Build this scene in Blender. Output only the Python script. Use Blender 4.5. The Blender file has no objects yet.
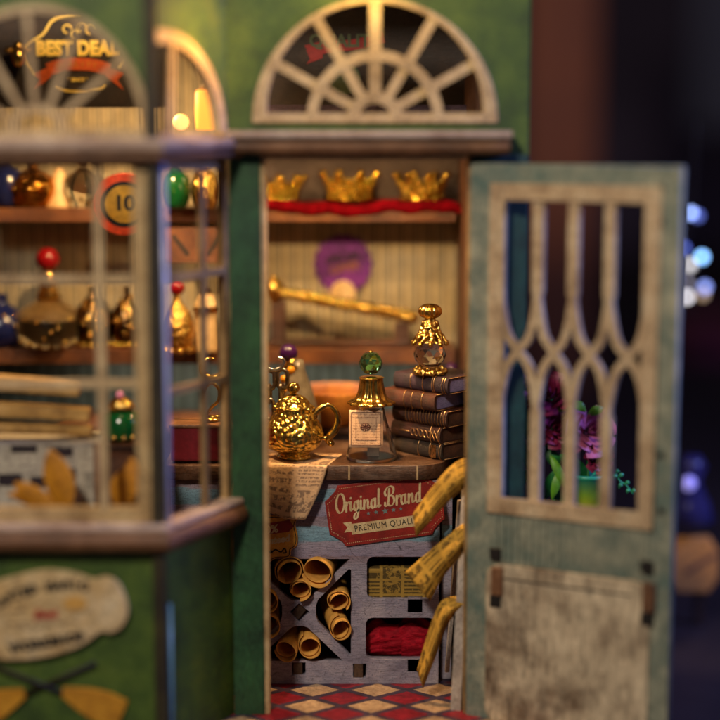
import bpy, bmesh, math, random
from mathutils import Vector, Matrix, noise
random.seed(7)
sc = bpy.context.scene
sc.unit_settings.system = 'METRIC'; sc.unit_settings.scale_length = 0.01   # the scene is authored in centimetres
COL = sc.collection
PI = math.pi
R = math.radians

# ------------------------------------------------------------------ camera
F = 1700.0; CY = -48.6; CZ = 7.15; PITCH = math.atan(250/1700)
cd = bpy.data.cameras.new('camera'); cam = bpy.data.objects.new('camera', cd); COL.objects.link(cam)
cam.location = (0, CY, CZ); cam.rotation_euler = (PI/2-PITCH, 0, 0)
cd.sensor_width = 36; cd.lens = 36*F/720; cd.clip_start = .5; cd.clip_end = 2000
cd.dof.use_dof = True; cd.dof.focus_distance = 52.6; cd.dof.aperture_fstop = 0.085/2.7
sc.camera = cam
cp, sp = math.cos(PITCH), math.sin(PITCH)
def ray(u, v):
    a, b = (u-360)/F, -(v-360)/F
    return Vector((a, cp+b*sp, -sp+b*cp))
def P(u, v, Y):
    d = ray(u, v); t = (Y-CY)/d.y
    return Vector((d.x*t, Y, CZ+d.z*t))
def PX(u, Y, v=330): return P(u, v, Y).x
def PZ(v, Y, u=360): return P(u, v, Y).z
def SC(Y): return F/((Y-CY)*1.005)        # pixels per centimetre at depth Y
class Plane:                              # a vertical plane: origin, horizontal direction; gives (s,z) of a line of sight
    def __init__(s, o, d):
        s.o = Vector((o[0], o[1], 0)); s.d = Vector((d[0], d[1], 0)).normalized(); s.n = Vector((s.d.y, -s.d.x, 0))
    def sz(s, u, v):
        r = ray(u, v); c = Vector((0, CY, CZ)); t = (s.o-c).dot(s.n)/r.dot(s.n); p = c+r*t
        return ((p-s.o).dot(s.d), p.z)
    def mat(s, off=0):                     # 2D (x,y) -> plane; local z -> towards the viewer
        M = Matrix(((s.d.x, 0, s.n.x, s.o.x), (s.d.y, 0, s.n.y, s.o.y), (0, 1, 0, 0), (0, 0, 0, 1)))
        return M @ Matrix.Translation((0, 0, off))

# ------------------------------------------------------------------ objects
def tag(o, label=None, cat=None, group=None, kind=None):
    if label: o['label'] = label
    if cat: o['category'] = cat
    if group: o['group'] = group
    if kind: o['kind'] = kind
    return o
def thing(name, loc, label, cat, group=None, rz=0, rot=None):
    o = bpy.data.objects.new(name, None); COL.objects.link(o); o.location = loc
    o.rotation_euler = rot if rot else (0, 0, rz); o.empty_display_size = .3
    return tag(o, label, cat, group)
def link(name, me, mats, parent=None, loc=None, rz=0, rot=None):
    o = bpy.data.objects.new(name, me); COL.objects.link(o)
    if mats is not None:
        for m in (mats if isinstance(mats, (list, tuple)) else [mats]): me.materials.append(m)
    if parent: o.parent = parent
    if loc is not None: o.location = loc
    o.rotation_euler = rot if rot else (0, 0, rz)
    return o
def kids(o): return [c for c in bpy.data.objects if c.parent == o]
def copy_tree(o, parent=None):
    c = o.copy(); COL.objects.link(c); c.parent = parent
    for k in kids(o): copy_tree(k, c)
    return c

# ------------------------------------------------------------------ mesh building
class MB:
    def __init__(s): s.bm = bmesh.new()
    def add(s, verts, faces, smooth=False, M=None, mi=0):
        vs = [s.bm.verts.new((M @ Vector(v)) if M else Vector(v)) for v in verts]
        for f in faces:
            try:
                q = s.bm.faces.new([vs[i] for i in f]); q.smooth = smooth; q.material_index = mi
            except ValueError: pass
        return s
    def box(s, c, d, bev=.02, M=None, rz=0, mi=0, rot=None):
        b = bmesh.new(); bmesh.ops.create_cube(b, size=1)
        for v in b.verts: v.co = Vector((v.co.x*d[0], v.co.y*d[1], v.co.z*d[2]))
        if bev > 0: bmesh.ops.bevel(b, geom=b.edges[:], offset=min(bev, min(d)*.4), segments=2, affect='EDGES', profile=.6)
        T = Matrix.Translation(c) @ (rot if rot else Matrix.Rotation(rz, 4, 'Z'))
        if M: T = M @ T
        b.verts.index_update()
        s.add([T @ v.co for v in b.verts], [[v.index for v in f.verts] for f in b.faces], False, None, mi)
        b.free(); return s
    def lathe(s, prof, n=40, mod=None, M=None, smooth=True, cap=True, mi=0, sx=1, sy=1):
        V = []; Fs = []; m = len(prof)
        for i, (r, z) in enumerate(prof):
            for k in range(n):
                a = 2*PI*k/n; rr = r*(mod(a, i/(m-1), z) if mod else 1)
                V.append((rr*math.cos(a)*sx, rr*math.sin(a)*sy, z))
        for i in range(m-1):
            for k in range(n):
                k2 = (k+1) % n; Fs.append((i*n+k, i*n+k2, (i+1)*n+k2, (i+1)*n+k))
        if cap:
            if prof[0][0] > 1e-4: Fs.append(tuple(range(n))[::-1])
            if prof[-1][0] > 1e-4: Fs.append(tuple((m-1)*n+k for k in range(n)))
        return s.add(V, Fs, smooth, M, mi)
    def ball(s, c, r, n=16, sz=1, mi=0, M=None):
        pr = [(r*math.sin(PI*i/(n//2)) + (1e-5), -r*sz*math.cos(PI*i/(n//2))) for i in range(n//2+1)]
        T = Matrix.Translation(c)
        return s.lathe(pr, n, M=(M @ T if M else T), mi=mi, cap=False)
    def tube(s, pts, rad, n=12, closed=False, M=None, mi=0, cap=True):
        pts = [Vector(p) for p in pts]; m = len(pts); V = []; Fs = []
        up = Vector((0, 0, 1))
        t0 = (pts[1]-pts[0]).normalized()
        if abs(t0.dot(up)) > .9: up = Vector((0, 1, 0))
        nrm = (up - t0*up.dot(t0)).normalized()
        for i, p in enumerate(pts):
            if closed: t = (pts[(i+1) % m]-pts[i-1])
            else: t = pts[min(i+1, m-1)]-pts[max(i-1, 0)]
            t = t.normalized() if t.length > 1e-9 else t0
            nrm = (nrm - t*nrm.dot(t)).normalized(); b = t.cross(nrm)
            r = rad(i/(m-1)) if callable(rad) else rad
            for k in range(n):
                a = 2*PI*k/n; V.append(p + nrm*math.cos(a)*r + b*math.sin(a)*r)
        L = m if closed else m-1
        for i in range(L):
            j = (i+1) % m
            for k in range(n):
                k2 = (k+1) % n; Fs.append((i*n+k, i*n+k2, j*n+k2, j*n+k))
        if cap and not closed: Fs += [tuple(range(n))[::-1], tuple((m-1)*n+k for k in range(n))]
        return s.add(V, Fs, True, M, mi)
    def stroke(s, pts, w, z0, z1, M=None, mi=0, caps=False):
        """flat ribbon of width w along 2D points, thick from z0 to z1"""
        m = len(pts); V = []; Fs = []
        for i, p in enumerate(pts):
            a = Vector(pts[max(i-1, 0)]); b = Vector(pts[min(i+1, m-1)]); t = (b-a)
            t = t.normalized() if t.length > 1e-9 else Vector((1, 0)); nn = Vector((-t.y, t.x))
            ww = (w(i/(m-1), t) if callable(w) else w)/2
            q = Vector(p)
            for sgn, z in ((1, z0), (1, z1), (-1, z1), (-1, z0)): V.append((q.x+nn.x*ww*sgn, q.y+nn.y*ww*sgn, z))
        for i in range(m-1):
            for k in range(4):
                k2 = (k+1) % 4; Fs.append((i*4+k, (i+1)*4+k, (i+1)*4+k2, i*4+k2))
        Fs += [(0, 1, 2, 3), tuple((m-1)*4+k for k in (3, 2, 1, 0))]
        s.add(V, Fs, False, M, mi)
        if caps:
            for i in (0, m-1):
                t = Vector(pts[1])-Vector(pts[0]) if i == 0 else Vector(pts[-1])-Vector(pts[-2])
                ww = (w(i/(m-1), t.normalized()) if callable(w) else w)/2
                c = pts[i]; s.disc((c[0], c[1]), ww*1.02, z0, z1-.0005, 12, M, mi)
        return s
    def disc(s, c, r, z0, z1, n=20, M=None, mi=0, ry=None):
        ry = ry or r
        V = [(c[0]+r*math.cos(2*PI*k/n), c[1]+ry*math.sin(2*PI*k/n), z) for z in (z0, z1) for k in range(n)]
        Fs = [tuple(range(n))[::-1], tuple(range(n, 2*n))]+[(k, (k+1) % n, n+(k+1) % n, n+k) for k in range(n)]
        return s.add(V, Fs, False, M, mi)
    def prism(s, pts, z0, z1, M=None, mi=0):
        n = len(pts); V = [(p[0], p[1], z) for z in (z0, z1) for p in pts]
        Fs = [tuple(range(n))[::-1], tuple(range(n, 2*n))]+[(k, (k+1) % n, n+(k+1) % n, n+k) for k in range(n)]
        return s.add(V, Fs, False, M, mi)
    def mesh(s):
        bmesh.ops.recalc_face_normals(s.bm, faces=s.bm.faces)
        me = bpy.data.meshes.new('mesh'); s.bm.to_mesh(me); s.bm.free(); return me
    def build(s, name, mats, parent=None, loc=None, rz=0, rot=None): return link(name, s.mesh(), mats, parent, loc, rz, rot)

def curve_mesh(splines, depth, bevel=0.015, M=None):
    """2D outline with holes -> solid plate; splines = list of closed point lists (even-odd fill)"""
    cu = bpy.data.curves.new('c', 'CURVE'); cu.dimensions = '2D'; cu.fill_mode = 'BOTH'
    cu.extrude = max(depth/2-bevel, .001); cu.bevel_depth = bevel; cu.bevel_resolution = 1; cu.offset = -bevel
    for pts in splines:
        sp_ = cu.splines.new('POLY'); sp_.points.add(len(pts)-1)
        for i, p in enumerate(pts): sp_.points[i].co = (p[0], p[1], 0, 1)
        sp_.use_cyclic_u = True
    o = bpy.data.objects.new('c', cu); COL.objects.link(o)
    dg = bpy.context.evaluated_depsgraph_get(); me = bpy.data.meshes.new_from_object(o.evaluated_get(dg))
    bpy.data.objects.remove(o); bpy.data.curves.remove(cu)
    me.materials.clear()
    me.transform((M or Matrix()) @ Matrix.Translation((0, 0, -depth/2)))   # front face at local z=0
    return me
def text_mesh(txt, size, M, off=0, shear=0, ext=.006, spacing=1, align='CENTER', xs=1):
    cu = bpy.data.curves.new('t', 'FONT'); cu.body = txt; cu.size = size; cu.offset = off; cu.shear = shear
    cu.extrude = ext; cu.space_character = spacing; cu.align_x = align; cu.align_y = 'CENTER'; cu.resolution_u = 4
    o = bpy.data.objects.new('t', cu); COL.objects.link(o)
    dg = bpy.context.evaluated_depsgraph_get(); me = bpy.data.meshes.new_from_object(o.evaluated_get(dg))
    bpy.data.objects.remove(o); bpy.data.curves.remove(cu); me.materials.clear()
    me.transform(M @ Matrix.Scale(xs, 4, (1, 0, 0))); return me
def cat(pts, n=8, closed=False):
    """Catmull-Rom through points"""
    P_ = [Vector(p) for p in pts]; m = len(P_); out = []
    for i in range(m if closed else m-1):
        if closed: a, b, c, d = P_[i-1], P_[i], P_[(i+1) % m], P_[(i+2) % m]
        else: a, b, c, d = P_[max(i-1, 0)], P_[i], P_[i+1], P_[min(i+2, m-1)]
        for k in range(n):
            t = k/n
            out.append(.5*((2*b)+(c-a)*t+(2*a-5*b+4*c-d)*t*t+(3*b-a-3*c+d)*t**3))
    if not closed: out.append(P_[-1])
    return out
def arc(cx, cy, r, a0, a1, n=40, ry=None):
    ry = ry or r
    return [(cx+r*math.cos(R(a0+(a1-a0)*i/n)), cy+ry*math.sin(R(a0+(a1-a0)*i/n))) for i in range(n+1)]
def rrect(x0, y0, x1, y1, r, n=6):
    return arc(x1-r, y1-r, r, 0, 90, n)+arc(x0+r, y1-r, r, 90, 180, n)+arc(x0+r, y0+r, r, 180, 270, n)+arc(x1-r, y0+r, r, 270, 360, n)
def rect(x0, y0, x1, y1): return [(x0, y0), (x1, y0), (x1, y1), (x0, y1)]
def sheet(name, fn, nu, nv, m, parent=None, thick=.012, loc=None, rz=0, rot=None):
    """a curved sheet of paper or cloth with UVs; fn(u,v) -> point"""
    V = [fn(i/nu, j/nv) for j in range(nv+1) for i in range(nu+1)]
    Fs = [(j*(nu+1)+i, j*(nu+1)+i+1, (j+1)*(nu+1)+i+1, (j+1)*(nu+1)+i) for j in range(nv) for i in range(nu)]
    me = bpy.data.meshes.new(name); me.from_pydata([tuple(v) for v in V], [], Fs)
    uv = me.uv_layers.new(name='UVMap')
    for p in me.polygons:
        p.use_smooth = True
        for li in p.loop_indices:
            vi = me.loops[li].vertex_index; uv.data[li].uv = ((vi % (nu+1))/nu, (vi//(nu+1))/nv)
    o = link(name, me, m, parent, loc, rz, rot)
    if thick:
        md = o.modifiers.new('solid', 'SOLIDIFY'); md.thickness = thick; md.offset = 0
    return o

# ------------------------------------------------------------------ materials
class NT:
    def __init__(s, name):
        s.m = bpy.data.materials.new(name); s.m.use_nodes = True; s.t = s.m.node_tree; s.t.nodes.clear()
        s.out = s.n('ShaderNodeOutputMaterial'); s.b = s.n('ShaderNodeBsdfPrincipled'); s.l(s.b.outputs[0], s.out.inputs[0])
    def n(s, k, **kw):
        x = s.t.nodes.new(k)
        for a, b in kw.items(): setattr(x, a, b)
        return x
    def l(s, a, b): s.t.links.new(a, b)
    def co(s, kind='Object', scale=(1, 1, 1), loc=(0, 0, 0)):
        c = s.n('ShaderNodeTexCoord'); m = s.n('ShaderNodeMapping'); m.inputs['Scale'].default_value = scale; m.inputs['Location'].default_value = loc
        s.l(c.outputs[kind], m.inputs[0]); return m.outputs[0]
    def noise(s, vec, scale, det=4, rough=.6, dist=0):
        x = s.n('ShaderNodeTexNoise'); x.inputs['Scale'].default_value = scale; x.inputs['Detail'].default_value = det
        x.inputs['Roughness'].default_value = rough; x.inputs['Distortion'].default_value = dist
        s.l(vec, x.inputs['Vector']); return x.outputs['Fac']
    def ramp(s, fac, stops, interp='LINEAR'):
        r = s.n('ShaderNodeValToRGB'); r.color_ramp.interpolation = interp; e = r.color_ramp.elements
        while len(e) < len(stops): e.new(.5)
        for i, (p, c) in enumerate(stops):
            e[i].position = p; e[i].color = (c if isinstance(c, tuple) else (c, c, c))[:3]+(1,)
        s.l(fac, r.inputs[0]); return r.outputs[0]
    def mix(s, f, a, b, mode='MIX'):
        x = s.n('ShaderNodeMix', data_type='RGBA', blend_type=mode)
        for sock, val in ((x.inputs[0], f), (x.inputs[6], a), (x.inputs[7], b)):
            if isinstance(val, (int, float)): sock.default_value = val
            elif isinstance(val, tuple): sock.default_value = val[:3]+(1,)
            else: s.l(val, sock)
        return x.outputs[2]
    def math(s, op, a, b=0, c=0):
        x = s.n('ShaderNodeMath', operation=op)
        for i, v in enumerate((a, b, c)):
            if isinstance(v, (int, float)): x.inputs[i].default_value = v
            else: s.l(v, x.inputs[i])
        return x.outputs[0]
    def sep(s, v):
        x = s.n('ShaderNodeSeparateXYZ'); s.l(v, x.inputs[0]); return x.outputs
    def bump(s, h, dist, strength=1):
        x = s.n('ShaderNodeBump'); x.inputs['Distance'].default_value = dist; x.inputs['Strength'].default_value = strength
        s.l(h, x.inputs['Height']); s.l(x.outputs[0], s.b.inputs['Normal'])
    def set(s, col=None, rough=.5, metal=0, spec=.5):
        if col is not None:
            if isinstance(col, tuple): s.b.inputs['Base Color'].default_value = col[:3]+(1,)
            else: s.l(col, s.b.inputs['Base Color'])
        if isinstance(rough, (int, float)): s.b.inputs['Roughness'].default_value = rough
        else: s.l(rough, s.b.inputs['Roughness'])
        s.b.inputs['Metallic'].default_value = metal; s.b.inputs['Specular IOR Level'].default_value = spec
        return s.m
def H(h, k=1.0):
    h = h.lstrip('#'); c = [int(h[i:i+2], 16)/255 for i in (0, 2, 4)]
    return tuple(k*(x/12.92 if x <= .04045 else ((x+.055)/1.055)**2.4) for x in c)
def worn(name, base, lo, hi, grain=(1, 1, 8), rough=.55, scratch=None, gs=1.0, bump=.02, amt=.75):
    """painted or printed thin wood: blotches, grain along one axis, worn flecks"""
    t = NT(name); v = t.co(); g = t.co(scale=grain)
    big = t.noise(v, .9*gs, 5, .65); fine = t.noise(g, 6*gs, 5, .7); fleck = t.noise(v, 14*gs, 4, .75)
    c = t.ramp(big, [(.3, lo), (.5, base), (.72, hi)])
    gr = t.ramp(fine, [(.32, .35), (.5, 1.0), (.68, 1.35)])
    c = t.mix(amt, c, t.mix(1, c, gr, 'MULTIPLY'))
    fm = t.ramp(fleck, [(.57, 0.0), (.66, 1.0)])
    c = t.mix(t.math('MULTIPLY', fm, .7), c, scratch if scratch else tuple(x*.35 for x in base))
    t.bump(t.math('ADD', fine, t.math('MULTIPLY', fleck, .6)), bump)
    return t.set(c, t.ramp(fleck, [(.3, rough-.1), (.7, min(rough+.2, 1))]))
def plain(name, c, rough=.5, metal=0, var=.25, scale=5, bump=0, spec=.5):
    t = NT(name); v = t.co(); n = t.noise(v, scale, 4)
    col = t.ramp(n, [(.3, tuple(x*(1-var) for x in c)), (.7, tuple(min(x*(1+var), 1) for x in c))])
    if bump: t.bump(n, bump)
    return t.set(col, rough, metal, spec)
def gold(name, c=(.83, .52, .12), rough=.2, emb=0, scale=5, dark=.35, kind='noise', nz=.6):
    t = NT(name); v = t.co(); n = t.noise(v, scale, 4, .6, .4)
    col = t.ramp(n, [(.35, tuple(x*dark for x in c)), (.55, c), (.8, tuple(min(1, x*1.1) for x in c))])
    if emb:
        vo = t.n('ShaderNodeTexVoronoi', feature='SMOOTH_F1' if kind == 'noise' else 'F1'); vo.inputs['Scale'].default_value = scale; t.l(v, vo.inputs['Vector'])
        t.bump(t.math('ADD', t.math('MULTIPLY', vo.outputs['Distance'], 1.2), t.math('MULTIPLY', n, nz)), emb)
    return t.set(col, rough, 1)
def glass(name, c=(1, 1, 1), rough=.0, ior=1.45):
    t = NT(name); t.set(c, rough); t.b.inputs['Transmission Weight'].default_value = 1; t.b.inputs['IOR'].default_value = ior
    return t.m
def glow(name, c, k):
    t = NT(name); t.set(c, .5); t.b.inputs['Emission Color'].default_value = c+(1,); t.b.inputs['Emission Strength'].default_value = k
    return t.m
def printed(name, paper, ink, cols=3, lines=26, cover=.5, uv=True, sc_=(1, 1), fade=.75, aging=None, rough=.75, swap=False):
    """old newsprint: columns of broken lines, headline bars and smudged picture blocks (no legible words)"""
    t = NT(name); v = t.co('UV' if uv else 'Object')
    s = t.sep(v); U = s[0]; W = s[1] if uv else s[2]
    if swap: U, W = W, U
    U = t.math('MULTIPLY', U, sc_[0]); W = t.math('MULTIPLY', W, sc_[1])
    cu = t.math('MULTIPLY', U, cols); cw = t.math('MULTIPLY', W, cols*1.4)
    cell = t.n('ShaderNodeCombineXYZ'); t.l(t.math('FLOOR', cu), cell.inputs[0]); t.l(t.math('FLOOR', cw), cell.inputs[1])
    wn = t.n('ShaderNodeTexWhiteNoise', noise_dimensions='3D'); t.l(cell.outputs[0], wn.inputs['Vector']); rnd = wn.outputs['Value']
    fu = t.math('FRACT', cu); fw = t.math('FRACT', cw)
    inside = t.math('MULTIPLY', t.math('MULTIPLY', t.math('GREATER_THAN', fu, .08), t.math('LESS_THAN', fu, .93)), t.math('MULTIPLY', t.math('GREATER_THAN', fw, .07), t.math('LESS_THAN', fw, .93)))
    def text(nl, nw):
        lw = t.math('MULTIPLY', W, nl); fl = t.math('FRACT', lw)
        line = t.math('MULTIPLY', t.math('GREATER_THAN', fl, .22), t.math('LESS_THAN', fl, .8))
        cc = t.n('ShaderNodeCombineXYZ'); t.l(t.math('MULTIPLY', U, nw), cc.inputs[0]); t.l(t.math('MULTIPLY', t.math('FLOOR', lw), 3.7), cc.inputs[1]); t.l(t.math('MULTIPLY', fl, 1.5), cc.inputs[2])
        return t.math('MULTIPLY', line, t.math('GREATER_THAN', t.noise(cc.outputs[0], 1, 3, .8), 1-cover))
    small = text(lines, lines*1.6); big = text(lines*.38, lines*.7)
    pic = t.math('GREATER_THAN', t.noise(v, 9*cols/3, 5, .8), .5)
    isbig = t.math('LESS_THAN', rnd, .3); ispic = t.math('GREATER_THAN', rnd, .82)
    k = t.math('ADD', t.math('MULTIPLY', small, t.math('SUBTRACT', 1, t.math('ADD', isbig, ispic))), t.math('ADD', t.math('MULTIPLY', big, isbig), t.math('MULTIPLY', pic, ispic)))
    k = t.math('MULTIPLY', t.math('MULTIPLY', k, inside), fade)
    ob = t.co(); st = t.noise(ob, 1.2, 4); gr = t.noise(ob, 12, 3)
    pc = t.ramp(st, [(.3, tuple(x*.7 for x in paper)), (.6, paper), (.8, aging or tuple(min(1, x*1.15) for x in paper))])
    pc = t.mix(.3, pc, t.mix(1, pc, t.ramp(gr, [(.3, .7), (.7, 1.2)]), 'MULTIPLY'))
    t.bump(gr, .01)
    return t.set(t.mix(k, pc, ink), rough, 0, .25)

M_ = {}
M_['green'] = worn('green_paint', H('40591f'), H('283f18'), H('546a24'), (1, 1, 3), .5, H('7a8a4a'), bump=.012)
M_['green_side'] = worn('green_side_paint', H('3c560c'), H('263c08'), H('58660c'), (1, 1, 3), .5, H('4d6a2e'), bump=.012)
M_['cornerpost'] = worn('dark_corner_paint', H('2a2210'), H('1a140a'), H('3a3414'), (3, 3, .5), .6, H('4a4020'), bump=.01)
M_['post'] = worn('dark_green_post', H('23482a'), H('16321e'), H('2e5a32'), (3, 3, .5), .5, H('3a6a4a'), bump=.01)
M_['cream'] = worn('cream_frame', H('b4966a'), H('86683f'), H('ccb284'), (2, 2, 2), .6, H('6a5238'), bump=.02)
M_['side_frame'] = worn('brown_side_frame', H('8c7048'), H('5e482a'), H('ac8c5c'), (2, 2, 2), .5, H('3a2812'), bump=.02)
M_['cream_grey'] = worn('grey_cream_frame', H('bca27c'), H('8c7050'), H('d8c098'), (2, 2, 2), .6, H('5a4a38'), bump=.02)
M_['fan'] = worn('fanlight_cream', H('c2a67c'), H('9b8058'), H('d6bd92'), (2, 2, 2), .55, H('7a5a34'), bump=.02)
M_['brown'] = worn('brown_moulding', H('6a4428'), H('472b18'), H('8a6040'), (.4, 6, 6), .4, H('9a785c'), bump=.015)
M_['pinkish'] = worn('pale_moulding', H('b09888'), H('8a6c5c'), H('c8b4a4'), (.4, 6, 6), .5, H('6a4a3a'), bump=.015)
M_['darkwood'] = worn('dark_wood', H('3a2014'), H('241008'), H('573420'), (.4, 6, 6), .35, H('1a0c06'), bump=.02)
M_['shelf'] = worn('shelf_wood', H('5c3316'), H('3c1e0c'), H('7a4a20'), (.4, 6, 6), .4, H('2a1408'), bump=.02)
M_['ply'] = worn('raw_board_edge', H('c8a87c'), H('a08058'), H('e0c8a0'), (8, 8, .6), .6, H('7a5a3a'), bump=.02)
M_['teal'] = worn('teal_door_paint', H('828778'), H('546c66'), H('b4b098'), (5, 5, .5), .5, H('2e4038'), bump=.015, amt=.7)
M_['door_cream'] = worn('door_lattice_cream', H('c2a684'), H('94785a'), H('dcc8a8'), (3, 3, 1), .55, H('6e4c2c'), bump=.02)
M_['jet'] = plain('near_black_wood', H('150d0a'), .6)
M_['slotwood'] = worn('tab_wood', H('4a3424'), H('2a1c12'), H('5e4632'), (6, 6, 1), .6, H('1a100a'), bump=.02)
M_['gold'] = gold('gold_metal', rough=.2)
M_['goldb'] = gold('embossed_gold', (.95, .66, .16), .22, -.07, 5.6, .5, 'cells', .2)
M_['goldf'] = gold('filigree_gold', (.85, .53, .13), .22, .06, 9, .3)
M_['gunmetal'] = gold('dark_chain_metal', (.30, .25, .2), .28, 0, 4, .4)
M_['silver'] = gold('silver_metal', (.72, .70, .72), .18, 0, 4, .7)
M_['glass'] = glass('clear_glass')
M_['green_glass'] = glass('green_crystal', (.28, .88, .4), 0, 1.7)
M_['crystal'] = glass('clear_crystal', (.97, .95, .95), 0, 1.6)
M_['red'] = plain('red_velvet', H('5a020a'), 1, 0, .45, 3, .05, .05)
M_['purple'] = plain('purple_plastic', H('341048'), .2)
M_['navy'] = plain('navy_glaze', H('141c4a'), .2)
M_['black'] = plain('black_ink', H('1a1512'), .7)

def counter_mat():
    t = NT('grey_blue_weathered_boards'); v = t.co(); g = t.co(scale=(.5, 1, 7)); s = t.sep(v)
    fine = t.noise(g, 5, 6, .75); fl = t.noise(v, 22, 4, .8); big = t.noise(v, .8, 4, .6, .5)
    band = t.ramp(t.math('ADD', s[2], t.math('MULTIPLY', t.noise(g, .8), .15)), [(0, .0), (1, 1.0)])
    zz = t.math('ADD', s[2], t.math('MULTIPLY', t.noise(t.co(scale=(.25, 1, 1)), 2.0), .5))
    plank = t.math('FRACT', t.math('MULTIPLY', zz, .8))
    c = t.ramp(plank, [(0, H('847a90')), (.32, H('928a9a')), (.36, H('6c8ea0')), (.68, H('7c9cae')), (.72, H('8a7c86')), (.96, H('7e6e7a'))])
    lower = t.ramp(big, [(.3, H('666072')), (.5, H('8c8696')), (.75, H('a89ea6'))])
    k = t.ramp(t.math('MULTIPLY', t.math('ADD', s[2], 6.9), 1.5), [(0, 0.0), (.5, 1.0)])
    c = t.mix(k, lower, c)
    c = t.mix(1, c, t.ramp(fine, [(.32, .42), (.5, 1.25), (.70, 1.6)]), 'MULTIPLY')
    c = t.mix(t.math('MULTIPLY', t.ramp(fl, [(.54, 0.0), (.66, 1.0)]), .7), c, H('2c2630'))
    vo = t.n('ShaderNodeTexVoronoi', feature='DISTANCE_TO_EDGE'); vo.inputs['Scale'].default_value = 2.1
    dv = t.co(scale=(.55, 1, 1.4)); t.l(dv, vo.inputs['Vector'])
    cr = t.ramp(vo.outputs['Distance'], [(0, 1.0), (.014, 0.0)])
    c = t.mix(t.math('MULTIPLY', cr, t.math('MULTIPLY', t.ramp(t.noise(v, 2.5), [(.45, 0.0), (.6, 1.0)]), .8)), c, H('241c20'))
    t.bump(t.math('ADD', fine, fl), .02)
    return t.set(c, .6, 0, .35)
M_['counter'] = counter_mat()
def wallpaper():
    t = NT('striped_wallpaper'); v = t.co(); s = t.sep(v)
    f = t.math('FRACT', t.math('MULTIPLY', s[0], 1/.47))
    c = t.ramp(f, [(0, H('5c5e56')), (.16, H('5c5e56')), (.24, H('bcae90')), (.6, H('ac9c7c')), (.66, H('777664')), (.74, H('777664')), (.8, H('bcae90'))], 'EASE')
    n = t.noise(v, 1.3, 5, .7); c = t.mix(1, c, t.ramp(n, [(.3, .62), (.7, 1.1)]), 'MULTIPLY')
    return t.set(c, .7, 0, .3)
M_['wallpaper'] = wallpaper()
def wain():
    t = NT('blue_grey_wainscot'); v = t.co(); s = t.sep(v); f = t.math('FRACT', t.math('MULTIPLY', s[0], 1/.47))
    c = t.ramp(f, [(0, H('2e3638')), (.15, H('52605e')), (.85, H('46544f')), (1, H('242a2c'))])
    n = t.noise(v, 1.3, 5, .7); c = t.mix(1, c, t.ramp(n, [(.3, .6), (.7, 1.1)]), 'MULTIPLY'); return t.set(c, .7, 0, .3)
M_['wainscot'] = wain()
def floor_mat():
    t = NT('diamond_tiles'); v = t.co(loc=(.62, .1, 0)); s = t.sep(v)
    wob = t.math('MULTIPLY', t.math('SUBTRACT', t.noise(v, 6), .5), .06)
    a = t.math('MULTIPLY', t.math('ADD', s[0], t.math('MULTIPLY', s[1], -.08)), 1/1.9); b = t.math('MULTIPLY', s[1], 1/1.43)
    def dia(o):
        x = t.math('ABSOLUTE', t.math('SUBTRACT', t.math('FRACT', t.math('ADD', a, o)), .5)); y = t.math('ABSOLUTE', t.math('SUBTRACT', t.math('FRACT', t.math('ADD', b, o)), .5))
        return t.math('LESS_THAN', t.math('ADD', t.math('ADD', x, y), wob), .405)
    n = t.noise(v, 7, 5, .8); n2 = t.noise(v, 2.2, 4, .7)
    grout = t.ramp(n, [(.3, H('2b2136')), (.7, H('5a4a66'))]); red = t.ramp(n, [(.3, H('6a0c1c')), (.55, H('9c1830')), (.75, H('b83a48'))]); be = t.ramp(n, [(.3, H('a07a62')), (.55, H('d8b692')), (.75, H('e8d0ac'))])
    c = t.mix(dia(0.0), grout, be); c = t.mix(dia(.5), c, red); c = t.mix(1, c, t.ramp(n2, [(.3, .35), (.7, .85)]), 'MULTIPLY'); c = t.mix(t.math('MULTIPLY', t.ramp(t.noise(v, 16, 4, .8), [(.56, 0.0), (.66, 1.0)]), .5), c, H('2b2136'))
    return t.set(c, .45, 0, .4)
M_['floor'] = floor_mat()
M_['news'] = printed('pale_newsprint', H('cca680'), H('4a3a38'), 3, 30, .52, True, (1, 1), .7, H('e0c4a4'))
M_['news_y'] = printed('mustard_newsprint', H('d0a040'), H('34240e'), 2, 7, .56, True, (2.4, 1), .75, H('deb04c'), swap=True)
M_['news_stack'] = printed('yellow_printed_wrapper', H('a8863c'), H('2a2418'), 1.5, 8.5, .6, False, (1, 1), .8)
M_['card'] = printed('crate_print', H('b4aea0'), H('1a1820'), .9, 5, .5, False, (1, 1), .45)
M_['label'] = printed('pink_cream_label', H('cfa886'), H('5c3428'), 1, 13, .5, True, (1, 1), .55, H('dcbc9c'))
M_['kraft'] = plain('kraft_paper', H('cf9848'), .75, 0, .22, 4, .015, .25)
M_['white_paper'] = plain('white_paper', H('cfc4b8'), .7, 0, .12)

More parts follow.
